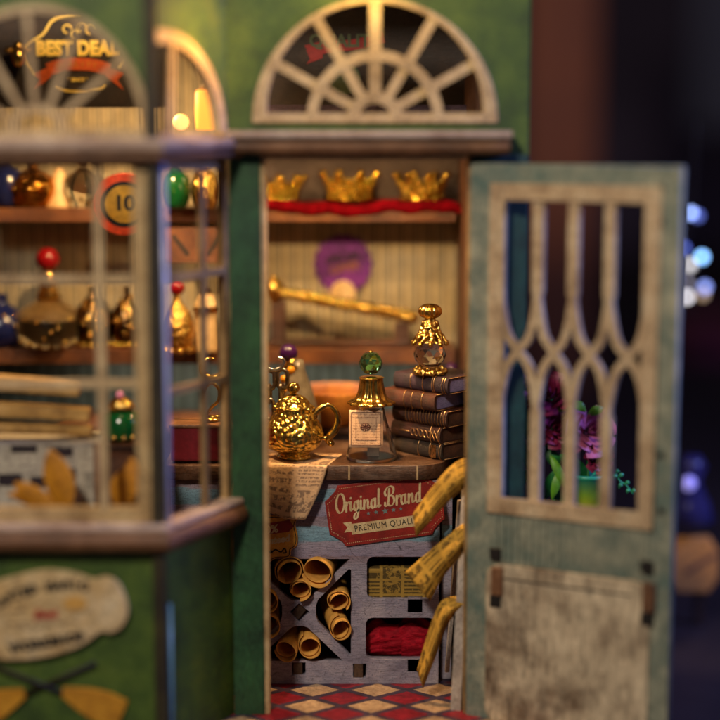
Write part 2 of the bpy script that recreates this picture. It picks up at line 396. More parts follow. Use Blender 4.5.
# ================================================================== THE SETTING
ZF = PZ(684, 2.6)                     # interior floor height
MB().box((-4, 4.0, ZF-.1), (24, 12.4, .2), 0).build('floor', M_['floor'])['kind'] = 'structure'
zr = PZ(362, 10)
MB().box((-6, 10.1, (zr+16)/2), (22, .2, 16-zr), 0).build('back_wall', M_['wallpaper'])['kind'] = 'structure'
MB().box((-6, 10.12, (zr+ZF)/2-.01), (22, .2, zr-ZF-.02), 0).build('wainscot_wall', M_['wainscot'])['kind'] = 'structure'
M_['innerwall'] = worn('brown_inner_wall', H('4a2a18'), H('331a0e'), H('63402a'), (6, 6, .5), .5, H('22120a'))
MB().box((3.5, 5.2, 1), (.3, 9.6, 26), 0).build('side_wall', M_['innerwall'])['kind'] = 'structure'
MB().box((-4, 5.2, 12.6), (16, 10, .3), 0).build('ceiling', M_['darkwood'])['kind'] = 'structure'
MB().box((-13, 4.5, 1), (.3, 11, 26), 0).build('left_wall', M_['innerwall'])['kind'] = 'structure'
M_['table'] = plain('dark_table_top', H('382c2c'), .5, 0, .5, .08)
MB().box((20, 60, ZF-1.3), (300, 260, .4), 0).build('table_surface', M_['table'])['kind'] = 'structure'
M_['bgwall'] = plain('dim_room_wall', H('62546a'), .8, 0, .5, .03)
MB().box((20, 190, 40), (400, 1, 200), 0).build('room_wall', M_['bgwall'])['kind'] = 'structure'

# ================================================================== SHOP FRONT
shop = thing('shop_front', (0, 0, ZF), 'miniature green shop front with bay window, fanlight and open teal door', 'shop front')
class SB:      # parts of the shop front are written in world coordinates and moved under the root
    pass
def sp_(o, parent=None):
    """parent a world-space part to the shop or to one of its parts"""
    o.parent = parent or shop
    if (parent is None) or (parent is shop): o.location = Vector(o.location)-Vector((0, 0, ZF))
    return o
f0 = Plane((0, 0), (1, 0))
def q(u, v, pl=f0): return pl.sz(u, v)
x229, x262, x470, x525 = PX(230, 0), PX(262, 0), PX(470, 0), PX(526, 0)
zt = 11.5; zb = ZF-.9
zl = PZ(150, 0)
cx, cz = q(375, 123); Ro = 121/SC(0)
wall = link('wall', curve_mesh([[(x229, zb), (x262, zb), (x262, zl), (x470, zl), (x470, zb), (x525, zb), (x525, zt), (x229, zt)], arc(cx, cz, Ro-.06, 0, 180, 60)], .35, .012, f0.mat()), M_['green']); sp_(wall)
# dark green post beside the doorway
m = MB().box(((x229+x262)/2, -.06, (zl+zb)/2), (x262-x229-.02, .12, zl-zb), .03); sp_(m.build('post', M_['post']))
m = MB().box(((x470+x525)/2, -.05, (PZ(154,-.6)-.02+zb)/2), (x525-x470-.02, .1, PZ(154,-.6)-zb-.04), .03); sp_(m.build('post', worn('dark_teal_post', H('143a38'), H('0e2a2a'), H('1c4a44'), (3, 3, .5), .5)))
m = MB().box((x262+.07, .2, (zl+zb)/2), (.15, .5, zl-zb), .02); sp_(m.build('door_jamb', M_['ply']))
m = MB().box((x470-.05, .2, (zl+zb)/2), (.10, .4, zl-zb), .02); sp_(m.build('door_jamb', M_['side_frame']))
m = MB().box(((x262+x470)/2, .3, zl-.14), (x470-x262-.3, .6, .26), .02); sp_(m.build('lintel', M_['cream_grey']))
# fanlight
s0 = SC(0)
fan = link('fanlight', curve_mesh([arc(cx, cz, Ro, 0, 180, 60), arc(cx, cz+.28, Ro-.42, 0, 180, 60)], .3, .03, f0.mat(.12)), M_['fan']); sp_(fan)
m = MB()
for a in (30, 60, 90, 120, 150):
    ca, sa = math.cos(R(a)), math.sin(R(a))
    m.stroke([(cx+ca*.62, cz+sa*.62+.1), (cx+ca*(Ro-.15), cz+sa*(Ro-.15)+.05)], .28 if a != 90 else .33, -.1, .06+a*.0002, f0.mat(.02))
o = m.build('spokes', M_['fan']); o.parent = fan
for r_, w_ in ((1.78, .30), (.62, .32)):
    m = MB().stroke(arc(cx, cz+.1, r_, 0, 180, 40), w_, -.1, .11, f0.mat(.02)); o = m.build('ring', M_['fan']); o.parent = fan
# cornice
xl, xr = PX(229, -.5), PX(507, -.5)
def nose(x0, x1, y0, y1, z0, z1, r=.12):    # moulding along x with rounded front
    pts = [(y1, z0), (y0+r, z0)]+[(y0+r-r*math.sin(R(a)), (z0+z1)/2-(z1-z0)/2*math.cos(R(a))) for a in range(15, 180, 15)]+[(y0+r, z1), (y1, z1)]
    return pts
def mould(name, x0, x1, y0, y1, z0, z1, mt, par=None, r=.12):
    M = Matrix(((0, 0, 1, x0), (1, 0, 0, 0), (0, 1, 0, 0), (0, 0, 0, 1)))
    return sp_(MB().prism(nose(0, 0, y0, y1, z0, z1, r), 0, x1-x0, M).build(name, mt), par)
mould('cornice', xl, xr, -.75, -.003, PZ(154, -.6), PZ(139.5, -.6), M_['brown'], None, .2)
mould('cornice_cap', xl, xr+.05, -.9, -.003, PZ(139, -.6), PZ(131, -.6), M_['pinkish'], None, .1)

# ---- bay window
YB = -3.2
fb = Plane((0, YB), (1, 0)); xa = PX(156, YB); xb = PX(230, 0)
A = Vector((xa, YB)); B = Vector((xb, -.02))
sd = Plane((xa, YB), (B.x-A.x, B.y-A.y)); LS = (B-A).length
bay = MB().box((xa-3.5, -1.4, PZ(552, YB)-.1), (7, 2.9, .16), .02)     # interior floor of the bay
bay = sp_(bay.build('bay_window', M_['darkwood'])); bay['label'] = 'projecting left bay with arched panes above a green panel'
def qb(u, v): return fb.sz(u, v)
XL = -12.5
Zc = PZ(151, YB); Zs0, Zs1 = PZ(552, YB), PZ(528, YB)
xe = xa-.16
# upper green panel with arch
acx, acz = qb(38, 136); arr = abs(qb(150, 136)[0]-acx)+.02
arz = PZ(6, YB)-acz
up = link('upper_panel', curve_mesh([rect(XL, Zc, xe, zt+.5), arc(acx, acz, arr, 0, 180, 50, arz)], .3, .012, fb.mat()), M_['green']); sp_(up, bay); up.location -= shop.location*0
def world_child(o, par): o.parent = par; return o
m = link('arch_frame', curve_mesh([arc(acx, acz-.1, arr+.03, 0, 180, 50, arz+.15), arc(acx, acz+.18, arr-.25, 0, 180, 50, arz-.33)], .3, .02, fb.mat(.1)), M_['cream_grey']); world_child(m, bay)
m = MB()
for a in (38, 66, 94, 122, 150):
    ca, sa = math.cos(R(a)), math.sin(R(a))
    m.stroke([(acx+ca*.7, acz+sa*.7), (acx+ca*(arr-.15), acz+sa*(arz-.2))], .16, -.1, .05+a*.0002, fb.mat(.02))
m.stroke(arc(acx, acz, .72, 0, 180, 30), .2, -.1, .1, fb.mat(.02))
world_child(m.build('arch_bars', M_['cream_grey']), bay)
# window frame
fx1 = qb(150, 300)[0]; fx0 = qb(134, 300)[0]
win = link('window_frame', curve_mesh([rect(XL, Zs1-.05, fx1, Zc-.02), rect(XL+.4, PZ(508, YB), fx0, PZ(168, YB))], .3, .02, fb.mat(.02)), M_['cream']); world_child(win, bay)
m = MB(); k = 0
for u in (-96, 2-0, 100):
    x = qb(u, 300)[0]; k += 1
    if u == 2: continue
    m.stroke([(x, PZ(510, YB)), (x, PZ(166, YB))], .23, -.12, .03+.004*k, fb.mat())
for v in (279, 384):
    z = PZ(v, YB); k += 1; m.stroke([(XL, z), (fx0+.05, z)], .2, -.12, .03+.004*k, fb.mat())
world_child(m.build('muntins', M_['cream_grey']), bay)
# lower panel
lp = link('lower_panel', curve_mesh([rect(XL, zb, xe, Zs0+.05)], .3, .012, fb.mat()), M_['green']); world_child(lp, bay)
# corner post
m = MB().box((xa-.02, YB+.05, (zt+zb)/2), (.34, .46, zt-zb+1), .04); world_child(m.build('corner_post', M_['cornerpost']), bay)
# side
def qs(u, v): return sd.sz(u, v)
s0a, s1a = .22, LS-.02
zS1, zS0 = PZ(545, -1.6)+.1, PZ(530, -1.6)
su = link('side_upper_panel', curve_mesh([rect(0.02, Zc, LS, zt+.5), arc(.55, acz, 2.75, 0, 99, 40, qs(165, 38)[1]-acz)+[(.1, acz+1.5), (.1, acz)]], .25, .012, sd.mat()), M_['green_side']); world_child(su, bay)
m = MB().stroke(arc(.55, acz-.1, 2.8, -2, 99, 40, qs(165, 38)[1]-acz+.15), .34, -.2, .06, sd.mat()); 
for a in (82,):
    m.stroke([(.75, acz), (.75+1.6*math.cos(R(a)), acz+2.6*math.sin(R(a)))], .2, -.15, .03+a*.0002, sd.mat())
m.stroke([(0.05, acz-.1), (LS-.1, acz-.1)], .3, -.2, .045, sd.mat())
world_child(m.build('side_arch_frame', M_['cream_grey']), bay)
m = link('side_window_frame', curve_mesh([rect(.3, Zs1-.1, LS-.03, Zc-.02), rect(.5, PZ(518, -1.6), LS-.24, PZ(170, -1.6))], .26, .02, sd.mat(.02)), M_['side_frame']); world_child(m, bay)
m = MB(); mx = qs(204, 300)[0]
m.stroke([(mx, Zs1), (mx, Zc-.1)], .2, -.12, .03, sd.mat())
for v in (277, 389):
    z = PZ(v, YB+1); m.stroke([(.2, z), (LS-.2, z)], .2, -.12, .04, sd.mat())
world_child(m.build('side_muntins', M_['side_frame']), bay)
sl = link('side_lower_panel', curve_mesh([rect(.02, zb, LS, Zs0+.05)], .25, .012, sd.mat()), M_['green_side']); world_child(sl, bay)
M_['strip'] = plain('blue_reflection_strip', H('b4bce0'), .22, 0, .15)  # pale blue of the reflected window light put into the strip's colour
m = MB().tube([tuple(sd.mat(.12) @ Vector((.24, z, 0))) for z in (zS0-.2, (zS0+Zc)/2, Zc-.1)], .085, 14); world_child(m.build('edge_strip', M_['strip']), bay)
M_['strip2'] = plain('teal_reflection_strip', H('5c8490'), .3, 0, .15)  # lower strip: the blue reflection is coloured in as teal
m = MB().tube([tuple(sd.mat(.08) @ Vector((.26, z, 0))) for z in (zb, PZ(606, YB))], .09, 14); world_child(m.build('edge_strip', M_['strip2']), bay)
# cornice + sill follow the bay: swept profile front -> side
def bay_mould(name, prof, mt):
    """prof: list of (out, z); path goes along the front and back along the side"""
    n1 = Vector((0, -1)); n2 = Vector((sd.n.x, sd.n.y)); mi_ = (n1+n2); mi_ = mi_/(mi_.dot(n1))
    path = [(Vector((XL, YB)), n1), (A, mi_), (B, n2)]
    V = []; Fs = []; n = len(prof)
    for p, d in path:
        for o_, z in prof: V.append((p.x+d.x*o_, p.y+d.y*o_, z))
    for i in range(2):
        for k_ in range(n):
            k2 = (k_+1) % n; Fs.append((i*n+k_, i*n+k2, (i+1)*n+k2, (i+1)*n+k_))
    Fs += [tuple(range(n)), tuple(2*n+k_ for k_ in range(n))]
    return world_child(MB().add(V, Fs).build(name, mt), bay)
def np_(o0, o1, z0, z1, r): return [(o0, z0), (o1-r, z0)]+[(o1-r+r*math.sin(R(a)), (z0+z1)/2-(z1-z0)/2*math.cos(R(a))) for a in range(15, 180, 15)]+[(o1-r, z1), (o0, z1)]
bay_mould('cornice', np_(.004, .5, PZ(162, YB-.4), PZ(151, YB-.4), .15), M_['brown'])
bay_mould('cornice_cap', np_(.004, .6, PZ(150.5, YB-.4), PZ(139, YB-.4), .1), M_['pinkish'])
bay_mould('sill', np_(-.2, .55, PZ(553, YB-.5), PZ(534, YB-.5), .2), M_['brown'])
bay_mould('sill_cap', np_(-.2, .42, PZ(533.5, YB-.4), PZ(526, YB-.4), .08), M_['pinkish'])

# ---- sign plaque on the lower panel, crossed brooms
pl = PZ(616, YB-.2); pcx = qb(48, 616)[0]; ks = SC(YB)
sg = thing('oval_sign', (pcx, YB-.16, pl), 'cream oval plaque on the green panel under the bay window', 'sign')
pts = cat([((u-48)/ks, (616-v)/ks) for u, v in ((20, 573), (50, 567.5), (80, 571), (97, 577), (110, 574), (122, 581), (130, 598), (131, 614), (124, 628), (113, 634), (103, 633), (85, 646), (60, 656), (28, 662), (-2, 662), (-30, 654), (-44, 652), (-52, 640), (-56, 618), (-48, 600), (-36, 594), (-10, 582))], 6, True)
pts = [(p.x, p.y) for p in pts]
UPX = Matrix(((1, 0, 0, 0), (0, 0, -1, 0), (0, 1, 0, 0), (0, 0, 0, 1)))     # 2D -> upright, facing -Y
M_['plaque'] = worn('plaque_cream', H('c9ad80'), H('b4905a'), H('d8c4a0'), (1, 1, 1), .6, H('a07a4a'), bump=.005)
M_['plaque_tint'] = plain('plaque_ochre', H('c8984c'), .7); M_['plaque_tint2'] = plain('plaque_brown_ink', H('7a6248'), .7)
link('board', curve_mesh([pts], .12, .02, UPX @ Matrix.Translation((0, 0, .06))), M_['plaque'], sg)
def arc_text(txt, size, r, ccx, ccy, a0, a1, mt, par, zoff, off=.01, up_=True, base=UPX, ry=None):
    n = len(txt)
    bm_ = bmesh.new()
    for i, ch in enumerate(txt):
        if ch == ' ': continue
        a = R(a0+(a1-a0)*i/(n-1)); rr = ry or r
        x = ccx+r*math.cos(a); y = ccy+rr*math.sin(a)
        rot = math.atan2(rr*math.cos(a), -r*math.sin(a)) + (PI if up_ else 0)
        me = text_mesh(ch, size, base @ Matrix.Translation((x, y, zoff)) @ Matrix.Rotation(rot, 4, 'Z'), off)
        bm_.from_mesh(me); bpy.data.meshes.remove(me)
    me = bpy.data.meshes.new('txt'); bm_.to_mesh(me); bm_.free()
    return link('lettering', me, mt, par)
arc_text('HANDCRAFTED MAGIC', .31, 3.67, .59, -2.80, 141, 83, M_['black'], sg, .072, .03, True, UPX)
link('lettering', text_mesh('WORKSHOP', .34, UPX @ Matrix.Translation((-.02, -.76, .072)) @ Matrix.Rotation(R(10), 4, 'Z'), .03, 0, .006, 1.15), M_['black'], sg)
M_['redink'] = plain('red_ink', H('a03428'), .6)
link('red_lettering', text_mesh('Best', .36, UPX @ Matrix.Translation((-.05, .05, .072)) @ Matrix.Rotation(R(5), 4, 'Z'), .02, .3), M_['redink'], sg)
M_['orange'] = plain('orange_ochre', H('b8781e'), .7)
m = MB().disc((.80, .36), .34, .055, .066, 20, UPX, 0, .2); m.build('emblem', M_['plaque_tint'], sg)
m = MB()
for zz_, a_, b__ in ((.34, -.9, .3), (-.22, -1.1, .9), (-.34, -.9, .2), (.1, .5, 1.3), (.1, -1.3, -.6)):
    m.stroke([(p.x, p.y) for p in cat([(a_+(b__-a_)*i/9, zz_+.035*(-1)**i+.06*i/9) for i in range(10)], 4)], .03, .05, .068, UPX)
m.build('script_lines', M_['plaque_tint2'], sg)
for u0, v0, u1, v1, tilt, lab in ((64, 691, -14, 660, 1, 'yellow-bristled broom leaning right under the oval plaque'), (24, 692, 96, 661, -1, 'yellow-bristled broom leaning left, at the lower left corner under the plaque')):
    x0, z0 = qb(u0, v0); x1, z1 = qb(u1, v1)
    br = thing('broom', (x0, YB-.14, z0), lab, 'broom', 'crossed brooms on the green panel')
    d = Vector((x1-x0, 0, z1-z0)); dd = d.normalized(); off = .03 if tilt > 0 else -.0
    M_.setdefault('handle', plain('broom_handle', H('2a2412'), .6)); M_.setdefault('bristle', worn('broom_bristles', H('c08418'), H('9a6410'), H('dca02c'), (1, 1, 5), .7))
    n = Vector((-dd.z, 0, dd.x)); c0 = dd*.05; c1 = dd*-1.75
    p = []
    for t_ in range(13):
        k = t_/12; w = .13+.36*math.sin(min(1,k*1.25)*PI/2)-.12*max(0,k-.7); c = c0.lerp(c1, k); p.append((c, w))
    poly = [(c.x+n.x*w, c.z+n.z*w) for c, w in p]+[(c.x-n.x*w, c.z-n.z*w) for c, w in reversed(p)]
    link('bristles', curve_mesh([poly], .1, .03, UPX @ Matrix.Translation((0, 0, -off))), M_['bristle'], br)
    MB().tube([tuple(c0+Vector((0, -off*.5, 0))), tuple(d+Vector((0, -off*.5, 0)))], .06, 10).build('handle', M_['handle'], br)

# ================================================================== THE DOOR
hx = PX(469, -.1)
DA = R(27); dp = Plane((hx, -.12), (math.cos(DA), -math.sin(DA)))
def qd(u, v): return dp.sz(u, v)
W1 = qd(676, 400)[0]; ztop = qd(472, 163)[1]; zbot = zb+.3
DT = .32
wx0, wx1 = qd(489, 400)[0], qd(657, 400)[0]; wz1, wz0 = qd(497, 183)[1], qd(494, 512)[1]
wi0, wi1 = qd(504, 400)[0], qd(641, 400)[0]; wj1, wj0 = qd(505, 200)[1], qd(505, 497)[1]
door = link('door', curve_mesh([rect(0, zbot, W1, ztop), rect(wi0-.06, wj0-.06, wi1+.06, wj1+.06)], DT, .03, dp.mat()), M_['teal']); sp_(door)
door['label'] = 'weathered teal door with cream lattice window, swung open'
fr = link('window_frame', curve_mesh([rect(wx0, wz0, wx1, wz1), rrect(wi0, wj0, wi1, wj1, .06)], .16, .03, dp.mat(.13)), M_['door_cream']); fr.parent = door
fr.location = (0, 0, 0)
m = MB(); bars = [wi0-.15]+[qd(u, 400)[0] for u in (536, 571, 607)]+[wi1+.15]
zm = qd(505, 350)[1]; zA, zB_ = qd(505, 292)[1], qd(505, 408)[1]; w = .32
k = 0
for i, b in enumerate(bars):
    if 0 < i < 4:
        for (za, zb2) in ((wj1+.1, zA), (zB_, wj0-.1)):
            k += 1; m.stroke([(b, za), (b, zb2)], w, -.16, .05+.0015*k, dp.mat())
    for j in (i-1, i+1):
        if 0 <= j < 5:
            b2 = bars[j]; mid = (b+b2)/2; k += 1
            pp = cat([(b, zA+.05), (b+(mid-b)*.06, zA-.35), (b+(mid-b)*.38, (zA+zm)/2-.35), (mid, zm), (mid+(b2-mid)*.62, (zm+zB_)/2+.35), (b2-(b2-mid)*.06, zB_+.35), (b2, zB_-.05)], 6)
            m.stroke([(p.x, p.y) for p in pp], .22, -.16, .05+.0015*k, dp.mat())
o = m.build('lattice', M_['door_cream']); o.parent = door
# beadboard between window and panel
px0, px1 = qd(489, 400)[0], qd(656, 400)[0]; pz1, pz0 = qd(492, 562)[1], qd(492, 722)[1]
m = MB(); nb = 22; bx0, bx1 = qd(494, 400)[0], qd(652, 400)[0]
for i in range(nb):
    a = bx0+(bx1-bx0)*i/nb; m.stroke([(a+.02+(bx1-bx0)/nb/2, pz1+.03), (a+.02+(bx1-bx0)/nb/2, wz0-.04)], (bx1-bx0)/nb*.62, -.02, .06, dp.mat())
o = m.build('beadboard', M_['teal']); o.parent = door
M_['panel'] = worn('blotched_cream_panel', H('b8a68c'), H('6c5844'), H('e0ceb0'), (1.6, 1.6, .3), .6, H('5c4632'), gs=.75, bump=.02, amt=.8)
o = link('lower_panel', curve_mesh([rrect(px0, pz0, px1, pz1, .5)], .14, .03, dp.mat(.1)), M_['panel']); o.parent = door
zs = pz1-.42
o = MB().stroke([(px0+.35, zs), (px1-.5, zs)], .04, .09, .115, dp.mat()).stroke([(px0+.34, zs+.02), (px0+.34, zs-.45)], .04, .09, .117, dp.mat()).build('panel_groove', M_['jet']); o.parent = door
for u, v in ((497, 553), (497, 600), (500, 586+0), (648, 566), (648, 618)):
    if v == 586: continue
    s_, z_ = qd(u, v); o = MB().box(tuple(dp.mat() @ Vector((s_, z_, .1))), (.34, .12, .34), .02, rz=-DA).build('tab', M_['jet']); o.parent = door
for u, v in ((499, 580), (650, 596)):
    s_, z_ = qd(u, v); o = MB().box(tuple(dp.mat() @ Vector((s_, z_, .13))), (.36, .14, .85), .05, rz=-DA).build('corner_bracket', M_['brown']); o.parent = door
for u, v in ((661, 188), (661, 222), (661, 455), (661, 511)):
    s_, z_ = qd(u, v); o = MB().box(tuple(dp.mat() @ Vector((s_, z_, .0))), (.17, .08, .17), .02, rz=-DA).build('pin_slot', M_['jet']); o.parent = door

# ================================================================== COUNTER
YC = 2.6; fc = Plane((0, YC), (1, 0)); kc = SC(YC)
def qc(u, v): return fc.sz(u, v)
cx0, cx1 = PX(168, YC), PX(441, YC); ctz = PZ(480, YC)
cnt = thing('counter', ((cx0+cx1)/2, YC+1.9, ZF), 'grey-blue weathered shop counter with brown top and cubbyholes', 'counter')
co = Vector(cnt.location)
TC = Matrix.Translation(-co)
def inv(o): o.parent = cnt; o.location = -co; return o      # world-coordinate part under the counter
def mirror(pts, mx_): return [(2*mx_-x, z) for x, z in pts]
ccx_, ccz = qc(299, 612)
g = lambda pts: [qc(u, v) for u, v in pts]
top = g([(244, 559), (350, 559), (309, 599), (304, 601), (294, 601), (289, 599)])
bot = g([(259, 661), (258, 659), (291, 628), (296, 626), (303, 626), (308, 628), (343, 661)])
rgt = g([(351, 570), (351, 656), (349, 655), (318, 622), (316, 616), (316, 606), (318, 600), (349, 569)])
lft = mirror(rgt, ccx_)
dia = g([(299, 601.5+2), (309.5, 612), (299, 622), (290, 612)])
r1 = rrect(*qc(367, 599), *qc(447-12, 557), .2); r2 = rrect(*qc(366, 659), *qc(435, 618), .2)
s1_ = rect(*qc(353, 678), *qc(366, 664)); s2_ = rect(*qc(408, 612), *qc(422, 598.5)); s3_ = rect(*qc(408, 671), *qc(422, 659.5)); s4_ = rect(*qc(292, 675), *qc(305.5, 662.5))
def shrink(p): return p
front = link('front_panel', curve_mesh([rect(cx0, ZF, cx1, ctz), top, bot, rgt, lft, dia, r1, r2, s1_, s2_, s3_, s4_], .28, .012, fc.mat()), M_['counter']); inv(front)
for r_ in (s1_, s2_, s3_, s4_):
    cxr = (r_[0][0]+r_[1][0])/2; czr = (r_[0][1]+r_[2][1])/2; h = abs(r_[2][1]-r_[0][1]); w_ = abs(r_[1][0]-r_[0][0])
    inv(MB().box((cxr-.03, YC+.13, czr), (w_*.66, .2, h*.98), .01).build('joint_tab', M_['slotwood']))
m = MB().box((ccx_, YC+.2, ccz), (.3, .2, .6), .01, rot=Matrix.Rotation(R(38), 4, 'Y')); inv(m.build('joint_peg', M_['slotwood']))
m = MB()     # carcass: back, shelves, dividers
xm = PX(359, YC)
m.box(((cx0+cx1)/2, YC+3.5, (ZF+ctz)/2), (cx1-cx0-.1, .15, ctz-ZF-.05), 0).box((xm, YC+1.8, (ZF+ctz)/2), (.15, 3.1, ctz-ZF-.06), 0).box((cx0+.1, YC+1.85, (ZF+ctz)/2), (.15, 3.1, ctz-ZF-.06), 0)
m.box(((xm+cx1)/2, YC+1.8, PZ(607, YC)-.02), (cx1-xm-.3, 3.1, .15), 0).box(((xm+cx1)/2, YC+1.8, PZ(664, YC)), (cx1-xm-.3, 3.1, .15), 0).box(((xm+cx1)/2, YC+1.8, PZ(552, YC)), (cx1-xm-.3, 3.1, .15), 0)
inv(m.build('carcass', M_['jet']))
m = MB().box((cx1-.08, YC+1.95, (ZF+ctz)/2), (.15, 3.3, ctz-ZF-.02), .01).box((cx1+.25, YC+.5, (ZF+ctz)/2-.02), (.32, .2, ctz-ZF-.1), .01); inv(m.build('side_panel', M_['counter']))
# countertop: rounded right corner
M_['ctop'] = worn('counter_top_boards', H('553a2a'), H('2e1c14'), H('7a6252'), (.5, 3, 3), .3, H('2a1a12'), bump=.02)
tz0, tz1 = PZ(480, YC-.2), PZ(465, YC-.2)
r_ = 1.0; xx = cx1+.22
otl = [(cx0-.2, YC+3.7), (cx0-.2, YC-.25)]+[(xx-r_+r_*math.sin(R(a)), YC-.25+r_-r_*math.cos(R(a))) for a in range(0, 91, 9)]+[(xx, YC+3.7)]
m = curve_mesh([otl], tz1-tz0, .03, Matrix.Translation((0, 0, tz1)))
inv(link('counter_top', m, M_['ctop']))
TOP = tz1
for u in (349, 418):
    x = PX(u, YC-.25); o = MB().box((x, YC-.255, (tz0+tz1)/2), (.05, .02, tz1-tz0-.04), .0).build('top_seam', M_['ply']); inv(o)

# ---- signs on the counter
def place2d(u, v, Y, ang): return Matrix.Translation(P(u, v, Y)) @ UPX @ Matrix.Rotation(R(ang), 4, 'Z')
ks2 = SC(YC-.05)
def upright(name, u, v, Y, ang, label, ctg, group=None):
    o = thing(name, P(u, v, Y), label, ctg, group); o.rotation_euler = (PI/2, R(-ang), 0); 
    o.matrix_basis = Matrix.Translation(P(u, v, Y)) @ UPX @ Matrix.Rotation(R(ang), 4, 'Z'); return o
S1 = upright('sign', 385, 510, YC-.02, 8.0, 'red sign reading Original Brand, Premium Quality on the counter front', 'sign')
hw, hh, nt = 59.5/ks2, 32/ks2, 12/ks2
def notch(hw, hh, n):
    pts = []
    for sx, sy in ((1, 1), (-1, 1), (-1, -1), (1, -1)):
        a = [(hw-n*1.25, hh), (hw-n, hh-n*.45), (hw-n*.35, hh-n), (hw, hh-n*1.25)]
        if sx*sy < 0: a = a[::-1]
        a = [(x*sx, y*sy) for x, y in a]
        pts += a[::-1]
    return pts
M_['signred'] = worn('sign_red', H('8c1f16'), H('6e1510'), H('a42a1e'), (1, 1, 1), .5, H('5a1810'), gs=2, bump=.004, amt=.3)
M_['signcream'] = worn('sign_cream', H('d2b98a'), H('b0946a'), H('e2cfa4'), (1, 1, 1), .6, H('a8543c'), gs=3, bump=.0, amt=.3)
M_['signteal'] = plain('sign_grey_teal', H('6a7c7c'), .6)
link('board', curve_mesh([notch(hw, hh, nt)], .1, .015, Matrix.Translation((0, 0, .05))), [M_['signred']], S1)
zf = .052
m = MB(); inner = notch(hw*.955, hh*.90, nt*.95); L = [Vector(p) for p in inner]
for i in range(len(L)):
    a, b = L[i], L[(i+1) % len(L)]; n = max(1, int((b-a).length/.062))
    for j in range(n):
        p = a.lerp(b, j/n); m.disc((p.x, p.y), .014, zf-.004, zf+.004, 6)
m.build('stitch_dots', M_['signcream'], S1)
# brush script
def bowl(c=(.36, .48), rx=.32, ry=.5): return ([(c[0]+rx*math.cos(R(a)), c[1]+ry*math.sin(R(a))) for a in range(60, 420, 30)], True)
G = {
 'O': (1.75, [([(.78+.66*math.cos(R(a)), .95+1.02*math.sin(R(a))) for a in range(110, 470, 24)], True)]),
 'r': (.72, [([(0, .95), (0, 0)], False), ([(0, .45), (.16, .8), (.42, 1.0), (.6, .85)], False)]),
 'i': (.54, [([(0, .95), (0, .3), (.12, .02), (.36, .18)], False), ([(.0, 1.34), (.03, 1.4)], False)]),
 'g': (1.12, [bowl(), ([(.7, .98), (.7, -.4), (.42, -.9), (.08, -.78), (.16, -.42), (.55, -.16), (.98, .2)], False)]),
 'n': (1.12, [([(0, .95), (0, 0)], False), ([(0, .45), (.2, .85), (.48, .98), (.62, .7), (.62, .25), (.74, .02), (.98, .18)], False)]),
 'a': (1.24, [bowl(), ([(.7, .98), (.7, .28), (.82, .02), (1.04, .18)], False)]),
 'l': (.6, [([(0, 1.95), (0, .3), (.12, .02), (.38, .18)], False)]),
 'd': (1.06, [bowl(), ([(.7, 1.95), (.7, .28), (.82, .02), (1.04, .18)], False)]),
 'B': (1.75, [([(.5, 1.8), (.42, .6), (.2, .05), (-.12, .08), (-.15, .35)], False), ([(-.05, 1.15), (-.2, 1.5), (.1, 1.9), (.65, 2.08), (1.18, 1.85), (1.12, 1.3), (.55, 1.05)], False), ([(.55, 1.05), (1.15, .95), (1.35, .45), (1.0, .02), (.5, .05), (.35, .3)], False)]),
 ' ': (.62, [])}
def script(txt, size, x, y, M, z0=0, z1=.006, wmax=.30, wmin=.11, shear=.22, mbd=None, xs=1):
    b = mbd or MB(); k = 0
    for ch in txt:
        adv, st = G[ch]
        for pts, closed in st:
            c = cat(pts, 7, closed)
            if closed: c.append(c[0].copy()); 
            c = [Vector((x+(p.x+p.y*shear)*size*xs, y+p.y*size)) for p in c]
            def wd(t, d, n_=Vector((math.cos(R(20)), math.sin(R(20))))): return size*.86*(wmin+(wmax-wmin)*abs(d.x*n_.y-d.y*n_.x)**1.3)
            k += 1; b.stroke([(p.x, p.y) for p in c], wd, z0, z1+.0004*k, M, 0, True)
        x += adv*size*xs
    return b, x
b, xe_ = script('Original Brand', .29, -1.52, .13, Matrix(), zf-.003, zf+.004, xs=.655)
b.build('script_lettering', M_['signcream'], S1)
def star(c, r, m, z0, z1, M=None):
    m.prism([(c[0]+(r if i % 2 == 0 else r*.42)*math.sin(PI*i/5), c[1]+(r if i % 2 == 0 else r*.42)*math.cos(PI*i/5)) for i in range(10)], z0, z1, M)
m = MB()
for x, r_ in ((-.52, .075), (-.28, .085), (.0, .125), (.26, .085), (.49, .075)): star((x+.0, -.02), r_*.9, m, zf-.003, zf+.005)
m.build('stars', M_['signteal'], S1)
m = MB(); rz0, rz1 = -.62, -.28
SX = .02
for pts_, z_ in (([(-1.13, rz0), (1.10, rz0), (1.10, rz1), (-1.13, rz1)], .006), ([(-1.36, rz0+.10), (-1.1, rz0+.10), (-1.1, rz1+.07), (-1.36, rz1+.07), (-1.24, (rz0+rz1)/2+.08)], .004), ([(1.36, rz0+.10), (1.24, (rz0+rz1)/2+.08), (1.36, rz1+.07), (1.12, rz1+.07), (1.12, rz0+.10)], .004)): m.prism([(x+SX, y) for x, y in pts_], zf-.003, zf+z_)
m.build('ribbon', M_['signcream'], S1)
link('block_lettering', text_mesh('PREMIUM QUALITY', .275, Matrix.Translation((SX+.02, (rz0+rz1)/2, zf+.008)), 0, 0, .002, 1.12, 'CENTER', .82), M_['black'], S1)

